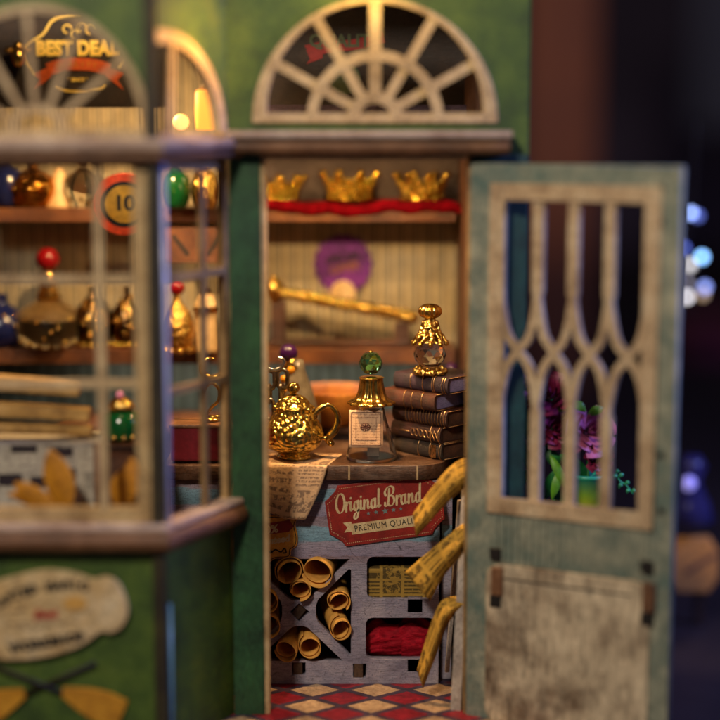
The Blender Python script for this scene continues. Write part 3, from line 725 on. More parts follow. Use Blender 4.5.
M_['signyel'] = worn('sign_ochre', H('d8922c'), H('b4741c'), H('e8ae48'), (1, 1, 1), .5, H('6a3a10'), gs=2, bump=.004, amt=.3)
S2 = upright('sign', 264, 540, YC-.02, 6, 'ochre sign reading 100% Guaranteed beneath the draped newspaper', 'sign')
ol = cat([(-1.3, .55), (-1.0, .72), (0, .78), (.7, .70), (.88, .62), (1.12, .66), (1.02, .40), (1.05, .0), (.98, -.28), (.80, -.40), (.72, -.62), (.3, -.62), (0, -.72), (-.7, -.66), (-1.2, -.4)], 5, True)
link('board', curve_mesh([[(p.x, p.y) for p in ol]], .08, .015, Matrix.Translation((0, 0, .04))), M_['signyel'], S2)
ol2 = [Vector((p.x*.95, p.y*.93)) for p in ol]; ol2.append(ol2[0])
MB().stroke([(p.x, p.y) for p in ol2], .025, .036, .044).build('outline', M_['black'], S2)
M_['ribred'] = plain('ribbon_red', H('8a1a1c'), .6)
MB().prism([(-1.0, .13), (.80, .19), (.97, .34), (.86, .56), (-1.0, .46)], .038, .046).build('ribbon', M_['ribred'], S2)
link('number_lettering', text_mesh('100%', .34, Matrix.Translation((.10, .31, .05)) @ Matrix.Rotation(R(2), 4, 'Z'), .012, .1, .002), M_['signcream'], S2)
link('script_lettering', text_mesh('Guaranteed', .30, Matrix.Translation((.10, -.05, .05)) @ Matrix.Rotation(R(3), 4, 'Z'), .012, .25, .002, .95), M_['signcream'], S2)
m = MB()
for sx in (-1, 1):
    m.stroke([(p.x, p.y) for p in cat([(.18, -.42), (.18+sx*.14, -.33), (.18+sx*.3, -.42), (.18+sx*.42, -.32), (.18+sx*.46, -.45), (.18+sx*.36, -.46)], 6)], .045, .038, .045+.001*sx)
star((.18, -.38), .09, m, .038, .048); m.build('flourish', M_['black'], S2)

# ---- rolled paper scrolls
def scroll(u, v, r, ln, tilt, yaw, turns, lab, Y=YC-.15, squ=1.0, grp='rolled kraft paper scrolls in the counter cubbyholes'):
    def fn(a, t):
        th = a*turns*2*PI; rr = r*(1-.28*a)*(1+.05*math.sin(2*th+u))*(1-.10*t)
        y = t*ln + (.14*math.sin(th*.5+u) if t < .01 else 0)
        return Vector((rr*math.cos(th+u), y, rr*math.sin(th+u)*squ))
    o = sheet('paper_scroll', fn, int(30*turns), 6, M_['kraft'], None, .02)
    o.location = P(u, v, Y); o.rotation_euler = (R(tilt), 0, R(yaw)); return tag(o, lab, 'scroll', grp)
scroll(289, 572, .46, 2.4, 4, 6, 1.7, 'kraft scroll at the upper left of the top cubbyhole')
scroll(317.5, 572, .50, 2.4, 5, -8, 1.6, 'widest kraft scroll, at the upper right of the top cubbyhole')
scroll(300, 590, .34, 2.4, 2, 0, 1.8, 'small kraft scroll wedged beneath two others in the top cubbyhole')
scroll(338.5, 602, .36, 2.4, 3, 4, 1.6, 'upper kraft scroll in the right-hand triangular cubbyhole')
scroll(341, 629, .36, 2.4, 9, 12, 1.7, 'lower kraft scroll in the right-hand triangular cubbyhole', squ=1.08)
scroll(286, 650, .37, 2.4, 8, -8, 1.5, 'left kraft scroll in the bottom cubbyhole')
scroll(310, 647, .38, 2.4, 6, 4, 1.8, 'right kraft scroll with a curled inner edge in the bottom cubbyhole')
scroll(267, 600, .36, 2.4, 3, 0, 1.7, 'upper kraft scroll of the pair half hidden by the green post', squ=1.1)
scroll(268, 625, .37, 2.4, 3, 3, 1.6, 'lower kraft scroll of the pair half hidden by the green post', squ=1.1)

# ---- contents of the right cubbies
p = P(402, 578, YC+.9)
o = thing('wrapped_bundle', (p.x, p.y, P(402, 603, YC+.9).z), 'yellow printed paper bundle in the upper right cubbyhole', 'paper bundle')
w_, h_ = 74/kc, 41/kc
MB().box((0, 0, h_/2+.1), (w_, 1.4, h_), .1).build('bundle', M_['news_stack'], o)
z_ = P(400, 656, YC+.6)
cl = thing('red_cloth', (z_.x, z_.y, z_.z), 'crumpled crimson cloth stuffed in the lower right cubbyhole', 'cloth')
tcl = NT('crimson_cloth'); vv = tcl.co(scale=(1, 1, 1.8)); nn_ = tcl.noise(vv, 2.6, 3, .5, 1.4)
tcl.bump(nn_, .12); M_['crimson'] = tcl.set(tcl.ramp(nn_, [(.3, H('7a0618')), (.7, H('b81028'))]), .75, 0, .2)
def lump(a, t):
    x = (a-.5)*2.2; ang = t*PI
    h = .85+.30*math.sin(2.2*a+.3)+.10*math.sin(11*a)
    rr = 1+.10*math.sin(7*ang+7*a)+.05*math.sin(17*ang-11*a)
    return Vector((x, -.45*math.sin(ang)*rr+.25, -.05+h*rr*(1-math.cos(ang))/2))
o = sheet('cloth_folds', lump, 60, 50, M_['crimson'], cl, .02)
o = sheet('cloth_end', lambda a, t: lump(.52+.48*a, .15+.5*t)*1.0+Vector((.0, -.12-.08*math.sin(4*a), .0)), 24, 20, M_['crimson'], cl, .03)

# ---- newspaper draped on the counter
def drape(a, t):
    # a across (left->right), t from the back of the top over the edge and down
    x0 = PX(236, YC); x1 = PX(342, YC)
    if t < .5:
        k = t/.5; y = YC+1.5-(1.5+.29)*k; z = TOP+.03+.03*math.sin(5*a)
        xr = x1-(x1-PX(326, YC))*k*.9
    else:
        k = (t-.5)/.5; L = (.9+.75*min(1, a*1.4))*k*1.02; y = YC-.33-.10*math.sin(k*2.2)-.04*math.sin(7*a); z = TOP+.03-L
        xr = PX(327, YC)-(22/kc)*k**1.3; x0 = x0-.2*k
    if .42 < t < .58: z -= .02*(1-abs(t-.5)/.08)
    return Vector((x0+(xr-x0)*a, y, z))-Vector((PX(285, YC), YC, TOP))
o = sheet('newspaper', drape, 30, 40, M_['news'], None, .015, loc=(PX(285, YC), YC, TOP))
tag(o, 'pale newspaper page draped over the counter edge beneath the gold teapot', 'newspaper')

# ---- teapot
Yt = 3.3; kt = SC(Yt); tp = thing('teapot', (PX(293, Yt), Yt, TOP+.06), 'small embossed gold teapot standing on the newspaper', 'teapot')
pr = cat([(.34, 0), (.52, .0), (.54, .06), (.46, .12), (.55, .2), (.80, .40), (.91, .68), (.86, .95), (.72, 1.2), (.60, 1.42), (.56, 1.55)], 5)
def emb(a, t, z):
    k = 1 if .25 < z < 1.45 else .2
    return 1+k*(.032*abs(math.sin(5*a+3.2*z))*abs(math.sin(4.6*z+.4))+.02*math.sin(16*a)*math.sin(15*z))
MB().lathe([(p.x, p.y) for p in pr], 96, emb).build('body', M_['goldb'], tp)
pr = cat([(.56, 1.53), (.62, 1.56), (.62, 1.61), (.50, 1.70), (.42, 1.82), (.28, 1.93), (.12, 1.98), (.10, 2.03), (.17, 2.10), (.19, 2.2), (.14, 2.32), (.02, 2.37)], 5)
MB().lathe([(p.x, p.y) for p in pr], 80, lambda a, t, z: 1+(.05*math.cos(10*a) if z < 1.95 else .03*math.cos(6*a))).build('lid', M_['goldb'], tp)
hp = cat([(.60, 0, 1.30), (.78, 0, 1.50), (1.05, 0, 1.64), (1.28, 0, 1.50), (1.38, 0, 1.20), (1.30, 0, .88), (1.12, 0, .66), (1.06, 0, .52), (1.16, 0, .42)], 7)
MB().tube(hp, lambda t: .085+.02*math.sin(t*PI)+.02*math.cos(t*9), 14).ball((1.16, 0, .44), .11).ball((.62, 0, 1.3), .13).tube(cat([(1.14, 0, .68), (.95, 0, .60), (.84, 0, .66)], 5), .07, 10).build('handle', M_['gold'], tp)
sp2 = cat([(-.6, 0, .45), (-.95, 0, .55), (-1.1, 0, .85), (-1.16, 0, 1.15), (-1.3, 0, 1.28)], 7)
MB().tube(sp2, lambda t: .24-.13*t, 16).build('spout', M_['goldb'], tp)

# ---- chain on a silver hook behind the teapot
ch = thing('chain', P(276, 372, 3.9), 'dark metal chain of long links hanging from a silver hook', 'chain')
ko = SC(3.9)
def link_pts(cx_, cz_, w_, h_, edge):
    pts = []
    for i in range(28):
        a = 2*PI*i/28; x = w_/2*math.cos(a)*(1 if abs(math.sin(a)) > .6 else 1); z = (h_-w_)/2*(1 if math.sin(a) > 0 else -1)+w_/2*math.sin(a)
        pts.append((cx_+(x if not edge else x*.25), x*.9 if edge else 0, cz_+z))
    return pts
for u, v, w_, h_, e in ((269.5, 380, 10, 19, 0), (269, 394, 9, 18, 1), (269, 409, 9, 20, 0), (282.5, 379, 10, 19, 0), (281.5, 392, 9, 16, 1), (277, 421, 9, 14, 1)):
    p = P(u, v, 3.9)-ch.location
    MB().tube(link_pts(p.x, p.z, w_/ko, h_/ko, e), .062, 10, True).build('link', M_['gunmetal'], ch)
pts = [P(u, v, 3.9)-ch.location for u, v in ((258, 357), (262, 362), (268, 368.5), (276, 370), (282.5, 366), (283.5, 360), (278, 357.5))]
MB().tube(cat(pts, 7), lambda t: .085-.03*t, 12).build('hook', M_['silver'], ch)
p = P(262, 357, 3.9)-ch.location     # stand arm of the jewellery hook
MB().tube([p, p+Vector((-.6, 0, .1)), (p.x-.6, 0, TOP-ch.location.z+.02)], .05, 10).lathe([(.35, 0), (.35, .06), (.1, .1)], 24, M=Matrix.Translation((p.x-.6, 0, TOP-ch.location.z+.005))).build('stand', M_['gunmetal'], ch)

# ---- purple stoppered bottle behind
Yp = 5.6; pb = thing('bottle', (PX(297, Yp), Yp, TOP+.0), 'frosted white bottle with a purple ball stopper behind the teapot', 'bottle')
M_['frost'] = plain('frosted_white_glass', H('6c6458'), .2, 0, .3, 3)
z0 = P(297, 384, Yp).z-TOP
MB().lathe([(.7, 0), (.78, .1), (.74, z0*.5), (.5, z0*.9), (.25, z0*1.25), (.2, z0*1.4)], 32).build('body', M_['frost'], pb, loc=(0, 0, 0))
zz = P(288, 353, Yp).z-TOP
MB().lathe([(.3, zz-.55), (.34, zz-.45), (.2, zz-.3), (.2, zz-.15)], 24).build('collar', M_['gold'], pb, loc=(-.2, 0, 0))
MB().ball((-.28, 0, zz), .3, 20).build('stopper', M_['purple'], pb)
m = MB()
for u, v in ((291, 370), (284, 379), (283, 390)):
    p = P(u, v, Yp-.75)-Vector(pb.location); m.ball(tuple(p), .13, 12)
M_['amber'] = plain('amber_bead', H('d08a1c'), .2)
m.build('amber_beads', M_['amber'], pb)

# ---- glass potion bottle
Yg = 3.35; kg = SC(Yg); gb = thing('potion_bottle', (PX(371.5, Yg), Yg, TOP+.004), 'conical clear glass bottle with fluted gold cap and green crystal stopper', 'bottle')
zn = (P(371, 402, Yg).z-gb.location.z)
out = cat([(.02, 0), (.68, .0), (.77, .04), (.79, .12), (.74, .32), (.60, .85), (.46, 1.3), (.37, zn)], 5)
inn = [(max(p.x-.055, .01), max(p.y, .09)) for p in out]
pr = [(p.x, p.y) for p in out]+inn[::-1]
MB().lathe(pr, 48, cap=False).build('glass', M_['glass'], gb)
o = sheet('paper_slip', lambda a, t: Vector(((a-.5)*.36+.06, -.16+.05*math.sin(3*a), .10+t*1.52)), 6, 10, M_['white_paper'], gb, .01)
lx0, lx1 = (349-371.5)/kg, (383-371.5)/kg; lz1 = P(371, 411, Yg-.6).z-gb.location.z; lz0 = P(371, 447, Yg-.7).z-gb.location.z
def lab(a, t):
    x = lx0+(lx1-lx0)*a; y = -(.42+.33*(1-t))-.05; return Vector((x*(1.0), y-.0+.28*abs(x)**2*.4, lz0+(lz1-lz0)*t))
lb = sheet('label', lab, 10, 10, M_['label'], gb, .012)
m = MB(); 
def lp_(a, t): v = lab(a, t); return v+Vector((0, -.012, .0))
fr_ = [(.06, .06), (.94, .06), (.94, .94), (.06, .94), (.06, .06)]
M_['brownink'] = plain('brown_ink', H('4a241c'), .7)
for k0, k1 in zip(fr_[:-1], fr_[1:]):
    m.tube([lp_(k0[0]+(k1[0]-k0[0])*i/8, k0[1]+(k1[1]-k0[1])*i/8) for i in range(9)], .010, 5)
k_ = [(.2, .2), (.8, .2), (.8, .8), (.2, .8), (.2, .2)]
for k0, k1 in zip(k_[:-1], k_[1:]):
    m.tube([lp_(k0[0]+(k1[0]-k0[0])*i/8, k0[1]+(k1[1]-k0[1])*i/8) for i in range(9)], .006, 5)
for i in range(8):
    a = i*PI/4; m.tube([lp_(.48, .55), lp_(.48+.15*math.cos(a), .55+.11*math.sin(a))], .02, 5).ball(tuple(lp_(.48+.13*math.cos(a+.39), .55+.10*math.sin(a+.39))), .022, 6)
m.build('label_emblem', M_['brownink'], lb)
zc = zn-.06
pr = cat([(.60, zc-.02), (.70, zc+.01), (.69, zc+.08), (.52, zc+.17), (.42, zc+.34), (.37, zc+.6), (.35, zc+.78), (.38, zc+.84), (.2, zc+.88)], 5)
MB().lathe([(p.x, p.y) for p in pr], 96, lambda a, t, z: 1+.07*math.cos(12*a)*max(0, 1-t*.7)).build('cap', M_['gold'], gb)
zb_ = P(370.5, 363, Yg).z-gb.location.z
bmx = bmesh.new(); bmesh.ops.create_icosphere(bmx, subdivisions=2, radius=.37)
me = bpy.data.meshes.new('gem'); bmx.to_mesh(me); bmx.free(); link('stopper', me, M_['green_glass'], gb, (-.02, 0, zb_), .3)
MB().ball((-.02, 0, zb_+.33), .07, 10).build('stopper_tip', M_['gold'], gb)

# ---- stack of books
bt = .505
def book(z, cornu, L_, W_, t, cov, pgm, rot, lab_, bands, gilt=None):
    bcor = P(cornu, 458, 3.05)
    o = thing('book', (bcor.x, 3.0, z), lab_, 'book', 'old books stacked on the counter', rz=R(rot))
    c = MB(); th = .05
    # rounded spine + two boards, profile in (y,z), extruded along -x
    pts = [(W_, 0), (0.12, 0)]+[(.12-.13*math.sin(R(a)), t/2-t/2*math.cos(R(a))) for a in range(10, 180, 10)]+[(.12, t), (W_, t), (W_, t-th), (.16, t-th)]+[(.16-.09*math.sin(R(a)), t/2+(t/2-th)*math.cos(R(a))) for a in range(20, 170, 15)]+[(.16, th), (W_, th)]
    Mx = Matrix(((0, 0, -1, 0), (1, 0, 0, 0), (0, 1, 0, 0), (0, 0, 0, 1)))
    c.prism(pts, 0, L_, Mx); c.build('cover', cov, o)
    for z_ in (.012, t-.012):
        MB().tube([(.004, .14, z_), (.004, W_-.02, z_)], .014, 5).build('rim_light_line', M_['gilt'], o)  # bright metal line drawn as the rim light on the cover edge
    MB().box((-L_/2, W_/2+.05, t/2), (L_-.06, W_-.16, t-2*th-.01), .0).build('pages', pgm, o)
    for x in bands:
        arc_ = [(-x, .12-.14*math.sin(R(a)), t/2-(t/2+.006)*math.cos(R(a))) for a in range(0, 181, 12)]
        MB().tube(arc_, .017, 6).build('spine_band', M_['gilt'], o)
    if gilt: gilt(o, t)
    return o
M_['gilt'] = gold('dull_gilt', (.85, .5, .22), .35, 0, 14, .3)
def leather(n, c): return worn(n, H(c), tuple(x*.3 for x in H(c)), tuple(min(1, x*2.4) for x in H(c)), (3, 3, 3), .3, tuple(min(1, x*5) for x in H(c)), gs=2.2, bump=.03)
M_['pg_p'] = worn('blue_lit_pages', H('8880b0'), H('605a90'), H('a49cc8'), (1, 1, 12), .6, H('3a3450'), gs=1.5, bump=.02)  # blue light on the page ends put into the paper colour
M_['pg_b'] = worn('brown_pages', H('4a2c1a'), H('2e1a0e'), H('6a4228'), (1, 1, 10), .6, H('241208'), gs=1.5, bump=.02)
def motif(o, t):
    m = MB()
    for x in (.45, .62, .80, .98, 1.15):
        m.tube([(-x+.07*math.cos(R(a)), -.018, t/2+.11*math.sin(R(a))) for a in range(0, 360, 30)], .014, 6, True)
    for x in (.16, .3):
        for s_ in (-1, 1): m.tube([(-x-.09, -.015, t/2+s_*.13), (-x, -.02, t/2), (-x+.07, -.015, t/2+s_*.15)], .017, 6)
    m.tube([(-1.7, -.02, t/2), (-1.3, -.02, t/2)], .014, 6)
    m.build('gilt_motif', M_['gilt'], o)
def plate(o, t):
    MB().box((-.33, -.012, t/2), (.22, .02, t*.8), .004).build('spine_label', M_['gilt'], o)
bk = [book(TOP+.006, 441, 2.1, 1.75, bt, leather('book_olive', '2c2018'), M_['pg_b'], -47, 'dark olive-brown book at the bottom of the counter stack', (.08, .5, 1.0), plate),
      book(TOP+.012+bt, 440, 2.1, 1.75, bt, leather('book_oxblood', '30120c'), M_['pg_b'], -45, 'oxblood book with gilt spine ornament, second from the bottom of the stack', (.08, .42), motif),
      book(TOP+.018+2*bt, 446, 2.25, 1.7, bt, leather('book_red_brown', '3a1a10'), M_['pg_b'], -43, 'red-brown book with many spine ridges in the middle of the stack', [.1+.12*i for i in range(14)]),
      book(TOP+.024+3*bt, 434, 2.1, 1.7, bt+.02, leather('book_chestnut', '401e12'), M_['pg_p'], -40, 'chestnut book with page end coloured as blue-lit, second from the top of the stack', (.5, .9, 1.2)),
      book(TOP+.030+4*bt+.02, 447, 2.2, 1.8, bt, leather('book_plum', '281826'), M_['pg_p'], -42, 'plum-black book topping the stack, under the gold ornament', (.12, .22, .55, .62, 1.0, 1.5))]
BT = TOP+.036+5*bt+.02

# ---- gold ornament with crystal ball
Yo = 3.9; og = thing('ornament', (PX(430, Yo), Yo, BT), 'gold filigree ornament holding a faceted crystal ball on the book stack', 'ornament')
k = SC(Yo)
m = MB().lathe([(.42, 0), (.5, .03), (.5, .10), (.4, .16), (.26, .2)], 48, lambda a, t, z: 1+.05*math.cos(8*a))
for i in range(9):
    a = 2*PI*i/9; m.ball((.45*math.cos(a), .45*math.sin(a), .10), .115, 10).ball((.40*math.cos(a+.35), .40*math.sin(a+.35), .20), .07, 10)
m.build('base', M_['goldf'], og)
bmx = bmesh.new(); bmesh.ops.create_icosphere(bmx, subdivisions=2, radius=.52)
for v in bmx.verts: v.co.z *= .82
me = bpy.data.meshes.new('gem'); bmx.to_mesh(me); bmx.free(); link('crystal_ball', me, M_['crystal'], og, (0, 0, .62), .2)
m = MB(); zt_ = 1.68
for i in range(10):
    a = 2*PI*i/10+.31
    pts = cat([(.53*math.cos(a), .53*math.sin(a), 1.0), (.42*math.cos(a+.12), .42*math.sin(a+.12), 1.15), (.30*math.cos(a), .30*math.sin(a), 1.35), (.20*math.cos(a-.1), .20*math.sin(a-.1), zt_)], 6)
    m.tube(pts, .062, 8).ball(tuple(pts[0]), .085, 8)
    if i != 7: m.tube(cat([tuple(pts[3]), (.42*math.cos(a+.31), .42*math.sin(a+.31), 1.2), tuple(Vector((.33*math.cos(a+.62), .33*math.sin(a+.62), 1.3)))], 5), .045, 8)
m.lathe([(.28, 1.5), (.26, 1.62), (.17, zt_+.05), (.15, zt_+.1)], 32)
m.lathe([(.40, 1.02), (.36, 1.08), (.30, 1.2), (.28, 1.22), (.3, 1.1), (.37, 1.02)], 32, cap=False)
m.tube([(.12*math.cos(R(a)), -.32, 1.38+.15*math.sin(R(a))) for a in range(0, 360, 24)], .05, 8, True)
m.build('filigree', M_['goldf'], og)
MB().disc((0, 1.38), .1, .30, .315, 16, UPX).build('eyelet', M_['jet'], og)
pr = [(.10, 1.74)]+[(.36*math.sin(R(a))+.02, 1.98-.24*math.cos(R(a))) for a in range(20, 176, 12)]
MB().lathe(pr, 96, lambda a, t, z: 1-.09*abs(math.cos(7*a))**3).build('finial', M_['gold'], og)

# ---- newspapers hanging on a small white rack
rk = thing('paper_rack', (PX(470, 1.2), 1.3, ZF), 'white leaning rack of thin rails just inside the door', 'rack')
M_['whitewood'] = worn('chalky_white_wood', H('b0a49a'), H('8a7c74'), H('c8beb4'), (6, 6, .5), .6, H('5a4a40'), bump=.02)
def leg(u0, v0, u1, v1, Y0, Y1, w_, nm, mt):
    a, b = P(u0, v0, Y0), P(u1, v1, Y1); d = b-a; c = (a+b)/2-rk.location
    rot = d.to_track_quat('Z', 'Y').to_matrix().to_4x4()
    return MB().box(tuple(c), (w_, w_*.7, d.length), .03, rot=rot).build(nm, mt, rk)
zleg = lambda Y: ZF
a_ = P(466, 470, 1.6); 
leg(468, 480, 456, 716, 1.4, .3, .32, 'leg', M_['whitewood']); leg(475, 480, 467, 700, 2.6, 1.9, .2, 'leg', M_['whitewood'])
leg(460, 500, 447, 672, 1.7, 3.0-.5, .14, 'leg', M_['whitewood'])
for v in (466, 528, 604, 690):
    Y_ = 1.5-.9*(v-466)/240
    a, b = P(462 if v < 500 else 458, v, Y_)-rk.location, P(474, v, Y_)-rk.location
    MB().tube([a, b+Vector((.3, 0, 0))], .05, 8).build('rail', M_['whitewood'], rk)
def hang(P0_, P1_, Y0, Y1, lab_, bend=.3, fold=.4, arch=0):
    """a folded strip: two rows of points (upper edge, lower edge) from the rail down to the cut end"""
    a_, b_ = cat([Vector((*p, 0)) for p in P0_], 8), cat([Vector((*p, 0)) for p in P1_], 8); N = len(a_)-1
    base = P(P0_[0][0], P0_[0][1], Y0)
    def fn(a, t):
        f = t*N; i = min(int(f), N-1); A_ = a_[i].lerp(a_[i+1], f-i); B_ = b_[i].lerp(b_[i+1], f-i); q_ = A_.lerp(B_, a)
        Y = Y0+(Y1-Y0)*t+fold*abs(a-.66)**1.15*(1 if a < .66 else 1.7)+.05*math.sin(8*t+3*a)-bend*math.sin(PI*t)
        return P(q_.x, q_.y, Y)-base
    o = sheet('newspaper', fn, 16, 30, M_['news_y'], None, .02, loc=base)
    return tag(o, lab_, 'newspaper', 'mustard newspapers hanging on the rack')
hang([(478, 456), (463, 459), (449, 468), (431, 489), (413, 514)], [(478, 486), (468, 486), (457, 494), (441, 509), (416, 537)], 1.2, 1.0, 'mustard newspaper strip hanging highest, across the red sign')
hang([(478, 520), (463, 524), (448, 536), (427, 553), (405, 572)], [(478, 540), (467, 546), (457, 560), (443, 577), (430, 601)], 1.0, .9, 'mustard newspaper strip hanging in the middle, over the printed bundle', .3, .5)
hang([(476, 594), (458, 596), (441, 602), (429, 630), (417, 670)], [(476, 606), (461, 610), (447, 625), (436, 655), (423, 688)], .9, .75, 'mustard newspaper strip hanging lowest, its tip near the tiles', .25, .5)

# ================================================================== BACK OF THE ROOM
YS = 8.0
def shelf(v0, v1, lab_):
    z1, z0 = PZ(v0, YS), PZ(v1, YS)
    o = MB().box((-4.6, YS+1.0, (z0+z1)/2), (15.6, 2.0, z1-z0), .03).build('wall_shelf', M_['shelf']); tag(o, lab_, 'shelf', None); return z1
zS_up = shelf(208, 222, 'upper brown wall shelf carrying the red runner and crowns')
zS_lo = shelf(349, 364, 'lower brown wall shelf carrying the slanted gold wand')
# red runner
o = sheet('runner', lambda a, t: Vector(((a-.5)*6.9, t*1.7, .12+.07*math.sin(9*a+1)+.045*math.sin(23*a)+.03*math.sin(41*a+t*4)-(.28 if t < .02 else 0))), 60, 12, M_['red'], None, .12, loc=(PX(364, YS)-.1, YS-.08, zS_up))
tag(o, 'bright red cloth runner under the gold crowns', 'cloth')
# crowns
M_['crown_gold'] = gold('aged_crown_gold', (.78, .44, .06), .16, .03, 7, .12)
def crown():
    o = thing('crown', (0, 0, 0), 'x', 'crown', 'gold crowns on the red runner')
    m = MB().lathe([(.62, 0), (.66, .04), (.66, .1), (.63, .14), (.64, .26), (.69, .3), (.67, .34)], 48, lambda a, t, z: 1+.015*math.cos(24*a), cap=False)
    for i in range(16):
        a = 2*PI*i/16; m.ball((.68*math.cos(a), .68*math.sin(a), .07), .06, 8)
    m.build('band', M_['crown_gold'], o)
    m = MB(); 
    for i in range(8):
        a = 2*PI*i/8
        def pt(da, z, r): return (r*math.cos(a+da), r*math.sin(a+da), z)
        m.tube(cat([pt(-.38, .3, .66), pt(-.12, .7, .74), pt(0, .9, .86)], 5), .055, 8).tube(cat([pt(.38, .3, .66), pt(.12, .7, .74), pt(0, .9, .86)], 5), .05, 8)
        m.tube([pt(.15*math.cos(R(b)), .5+.13*math.sin(R(b)), .71) for b in range(0, 360, 40)], .035, 6, True)
        m.tube(cat([pt(.25, .34, .67), pt(.39, .62, .74)], 4), .035, 6)
        m.ball(pt(.39, .67, .76), .085, 10)
    m.build('points', M_['crown_gold'], o)
    m = MB(); rq = random.Random(5)
    for i in range(260):
        a = rq.random()*2*PI; zz = rq.random()**1.3
        lim = .70+.22*abs(math.cos(4*a))**2.0; zz = .1+(lim-.05)*zz
        rr = .66+.18*max(0, zz-.3)/.7; m.ball((rr*math.cos(a), rr*math.sin(a), zz), rq.uniform(.035, .07), 8)
    m.build('beadwork', M_['crown_gold'], o)
    for i in range(8):
        a = 2*PI*i/8; MB().ball((.88*math.cos(a), .88*math.sin(a), .98), .135, 12).build('pearl', M_['crown_gold'], o)
    for i in range(8):
        a = 2*PI*i/8+.39; MB().ball((.66*math.cos(a), .66*math.sin(a), .21), .085, 10).build('gem', M_['crystal'], o)
    return o
c0 = crown()
for i, (u, rz, s_, lb_) in enumerate(((281, .1, .86, 'leftmost gold crown on the red runner, nearest the green post'), (350, .4, 1.0, 'middle gold crown on the red runner, above the purple sign'), (421, .25, .95, 'rightmost gold crown on the red runner, nearest the door'))):
    o = c0 if i == 0 else copy_tree(c0)
    o.location = (PX(u, YS+.8), YS+.8, zS_up+.2); o.rotation_euler.z = rz; o.scale = (s_*1.1, s_*1.1, s_*.92); o['label'] = lb_

o = MB().box(((PX(262, 9.7)+PX(470, 9.7))/2+.1, 9.75, (PZ(208, 9.75)+PZ(150, 9.75))/2+.5), (PX(470, 9.7)-PX(262, 9.7)+.6, .12, PZ(150, 9.75)-PZ(208, 9.75)+1.2), .02).build('wall_shade_sheet', worn('wall_shade_brown', H('463a36'), H('2c2220'), H('5e5048'), (6, 6, .5), .6)); tag(o, 'dark grey-brown sheet added as shade on the wall behind the crowns', 'panel')  # added dark sheet standing in for shade on the upper wall
# purple wall sign
pw = upright('wall_sign', 343, 264, 9.96, 0, 'round purple sign on the striped wallpaper', 'sign')
kw = SC(9.9); M_['purp_sign'] = worn('purple_sign', H('661c88'), H('481260'), H('8030a4'), (1, 1, 1), .5, H('2c1040'), gs=1, bump=.004)
sc_pts = [((29+1.2*math.cos(18*t_))/kw*math.cos(t_), (29+1.2*math.cos(18*t_))/kw*math.sin(t_)) for t_ in [2*PI*i/120 for i in range(120)]]
link('disc', curve_mesh([sc_pts], .12, .02, Matrix.Translation((0, 0, .1))), M_['purp_sign'], pw)
link('lettering', text_mesh('SPECIAL', .34, Matrix.Translation((0, .22, .11)) @ Matrix.Rotation(R(12), 4, 'Z'), .012), M_['black'], pw)
M_['ochre_ink'] = plain('ochre_ink', H('8a5a3c'), .6)
link('lettering', text_mesh('OFFER', .36, Matrix.Translation((.06, -.14, .11)) @ Matrix.Rotation(R(12), 4, 'Z'), .012), M_['ochre_ink'], pw)
MB().disc((0, -29/kw), .44, .06, .16, 24).build('seal', M_['plaque'], pw)

# gold wand on its dark stand
Yw = 8.8; wst = thing('wand_stand', (PX(340, Yw), Yw, zS_lo), 'dark wooden stand with two posts holding the gold wand', 'stand')
for u in (279, 402):
    zz = P(u, 300 if u < 300 else 322, Yw).z; x = PX(u, Yw)-wst.location.x
    MB().box((x, 0, (zz-zS_lo)/2), (.5, .4, zz-zS_lo), .04).build('post', M_['darkwood'], wst)
MB().box((0, 0, .12), (4.8, .8, .2), .04).build('base', M_['darkwood'], wst)
a, b = P(274, 291, Yw-.1), P(412, 317, Yw-.1); wd = thing('gold_wand', a, 'beaded gold wand resting at a slant on the dark stand', 'wand')
m = MB(); N = 19
for i in range(N+1):
    p = (b-a)*i/N; m.ball(tuple(p), .215+.03*math.sin(i*2.1), 12)
    for k in range(5): t_ = k*1.257+i*.6; m.ball((p.x, p.y-.2*math.cos(t_), p.z+.2*math.sin(t_)), .06, 8)
m.tube([(0, 0, 0), tuple(b-a)], .09, 10)
m.build('shaft', M_['goldf'], wd)
m = MB().ball((0, 0, .1), .36, 16).ball((.02, 0, -.22), .2, 14).ball((.0, 0, .42), .12, 12)
for i in range(8):
    t_ = 2*PI*i/8; m.ball((.26*math.cos(t_), -.1, .1+.26*math.sin(t_)), .09, 8)
m.build('knob', M_['goldf'], wd)

# back cabinet, wooden bowl
zcab = PZ(428, 6.6)
cab = thing('back_cabinet', (-3.5, 8.3, ZF), 'dark brown cabinet against the back wall behind the counter', 'cabinet')
MB().box((0, 0, (zcab-ZF)/2-.1), (13, 3.0, zcab-ZF-.2), .03).build('body', M_['darkwood'], cab); MB().box((0, -.05, zcab-ZF-.1), (13.2, 3.2, .2), .04).build('cabinet_top', M_['shelf'], cab)
M_['bowl'] = worn('orange_wood', H('a8641c'), H('824810'), H('c8842c'), (1, 1, 6), .4, H('5a3008'))
o = MB().lathe(cat([(.5, 0), (.75, .1), (1.1, .5), (1.3, 1.05), (1.22, 1.05), (1.0, .5), (.6, .18), (.02, .15)], 4) and [(p.x, p.y) for p in cat([(.5, 0), (.75, .1), (1.1, .5), (1.3, 1.15), (1.2, 1.15), (1.0, .5), (.6, .18), (.02, .15)], 4)], 40).build('bowl', M_['bowl'], None, (PX(334, 7.2), 7.2, zcab+.0))
tag(o, 'orange-brown wooden bowl on the back cabinet between teapot and glass bottle', 'bowl')
o = MB().box((0, 0, .9), (.55, .5, 1.8), .06).ball((0, -.1, 1.95), .22, 12).build('candle', M_['purple'], None, (PX(452, 6.8), 6.8, zcab)); tag(o, 'violet candle in the dark gap right of the books', 'candle')

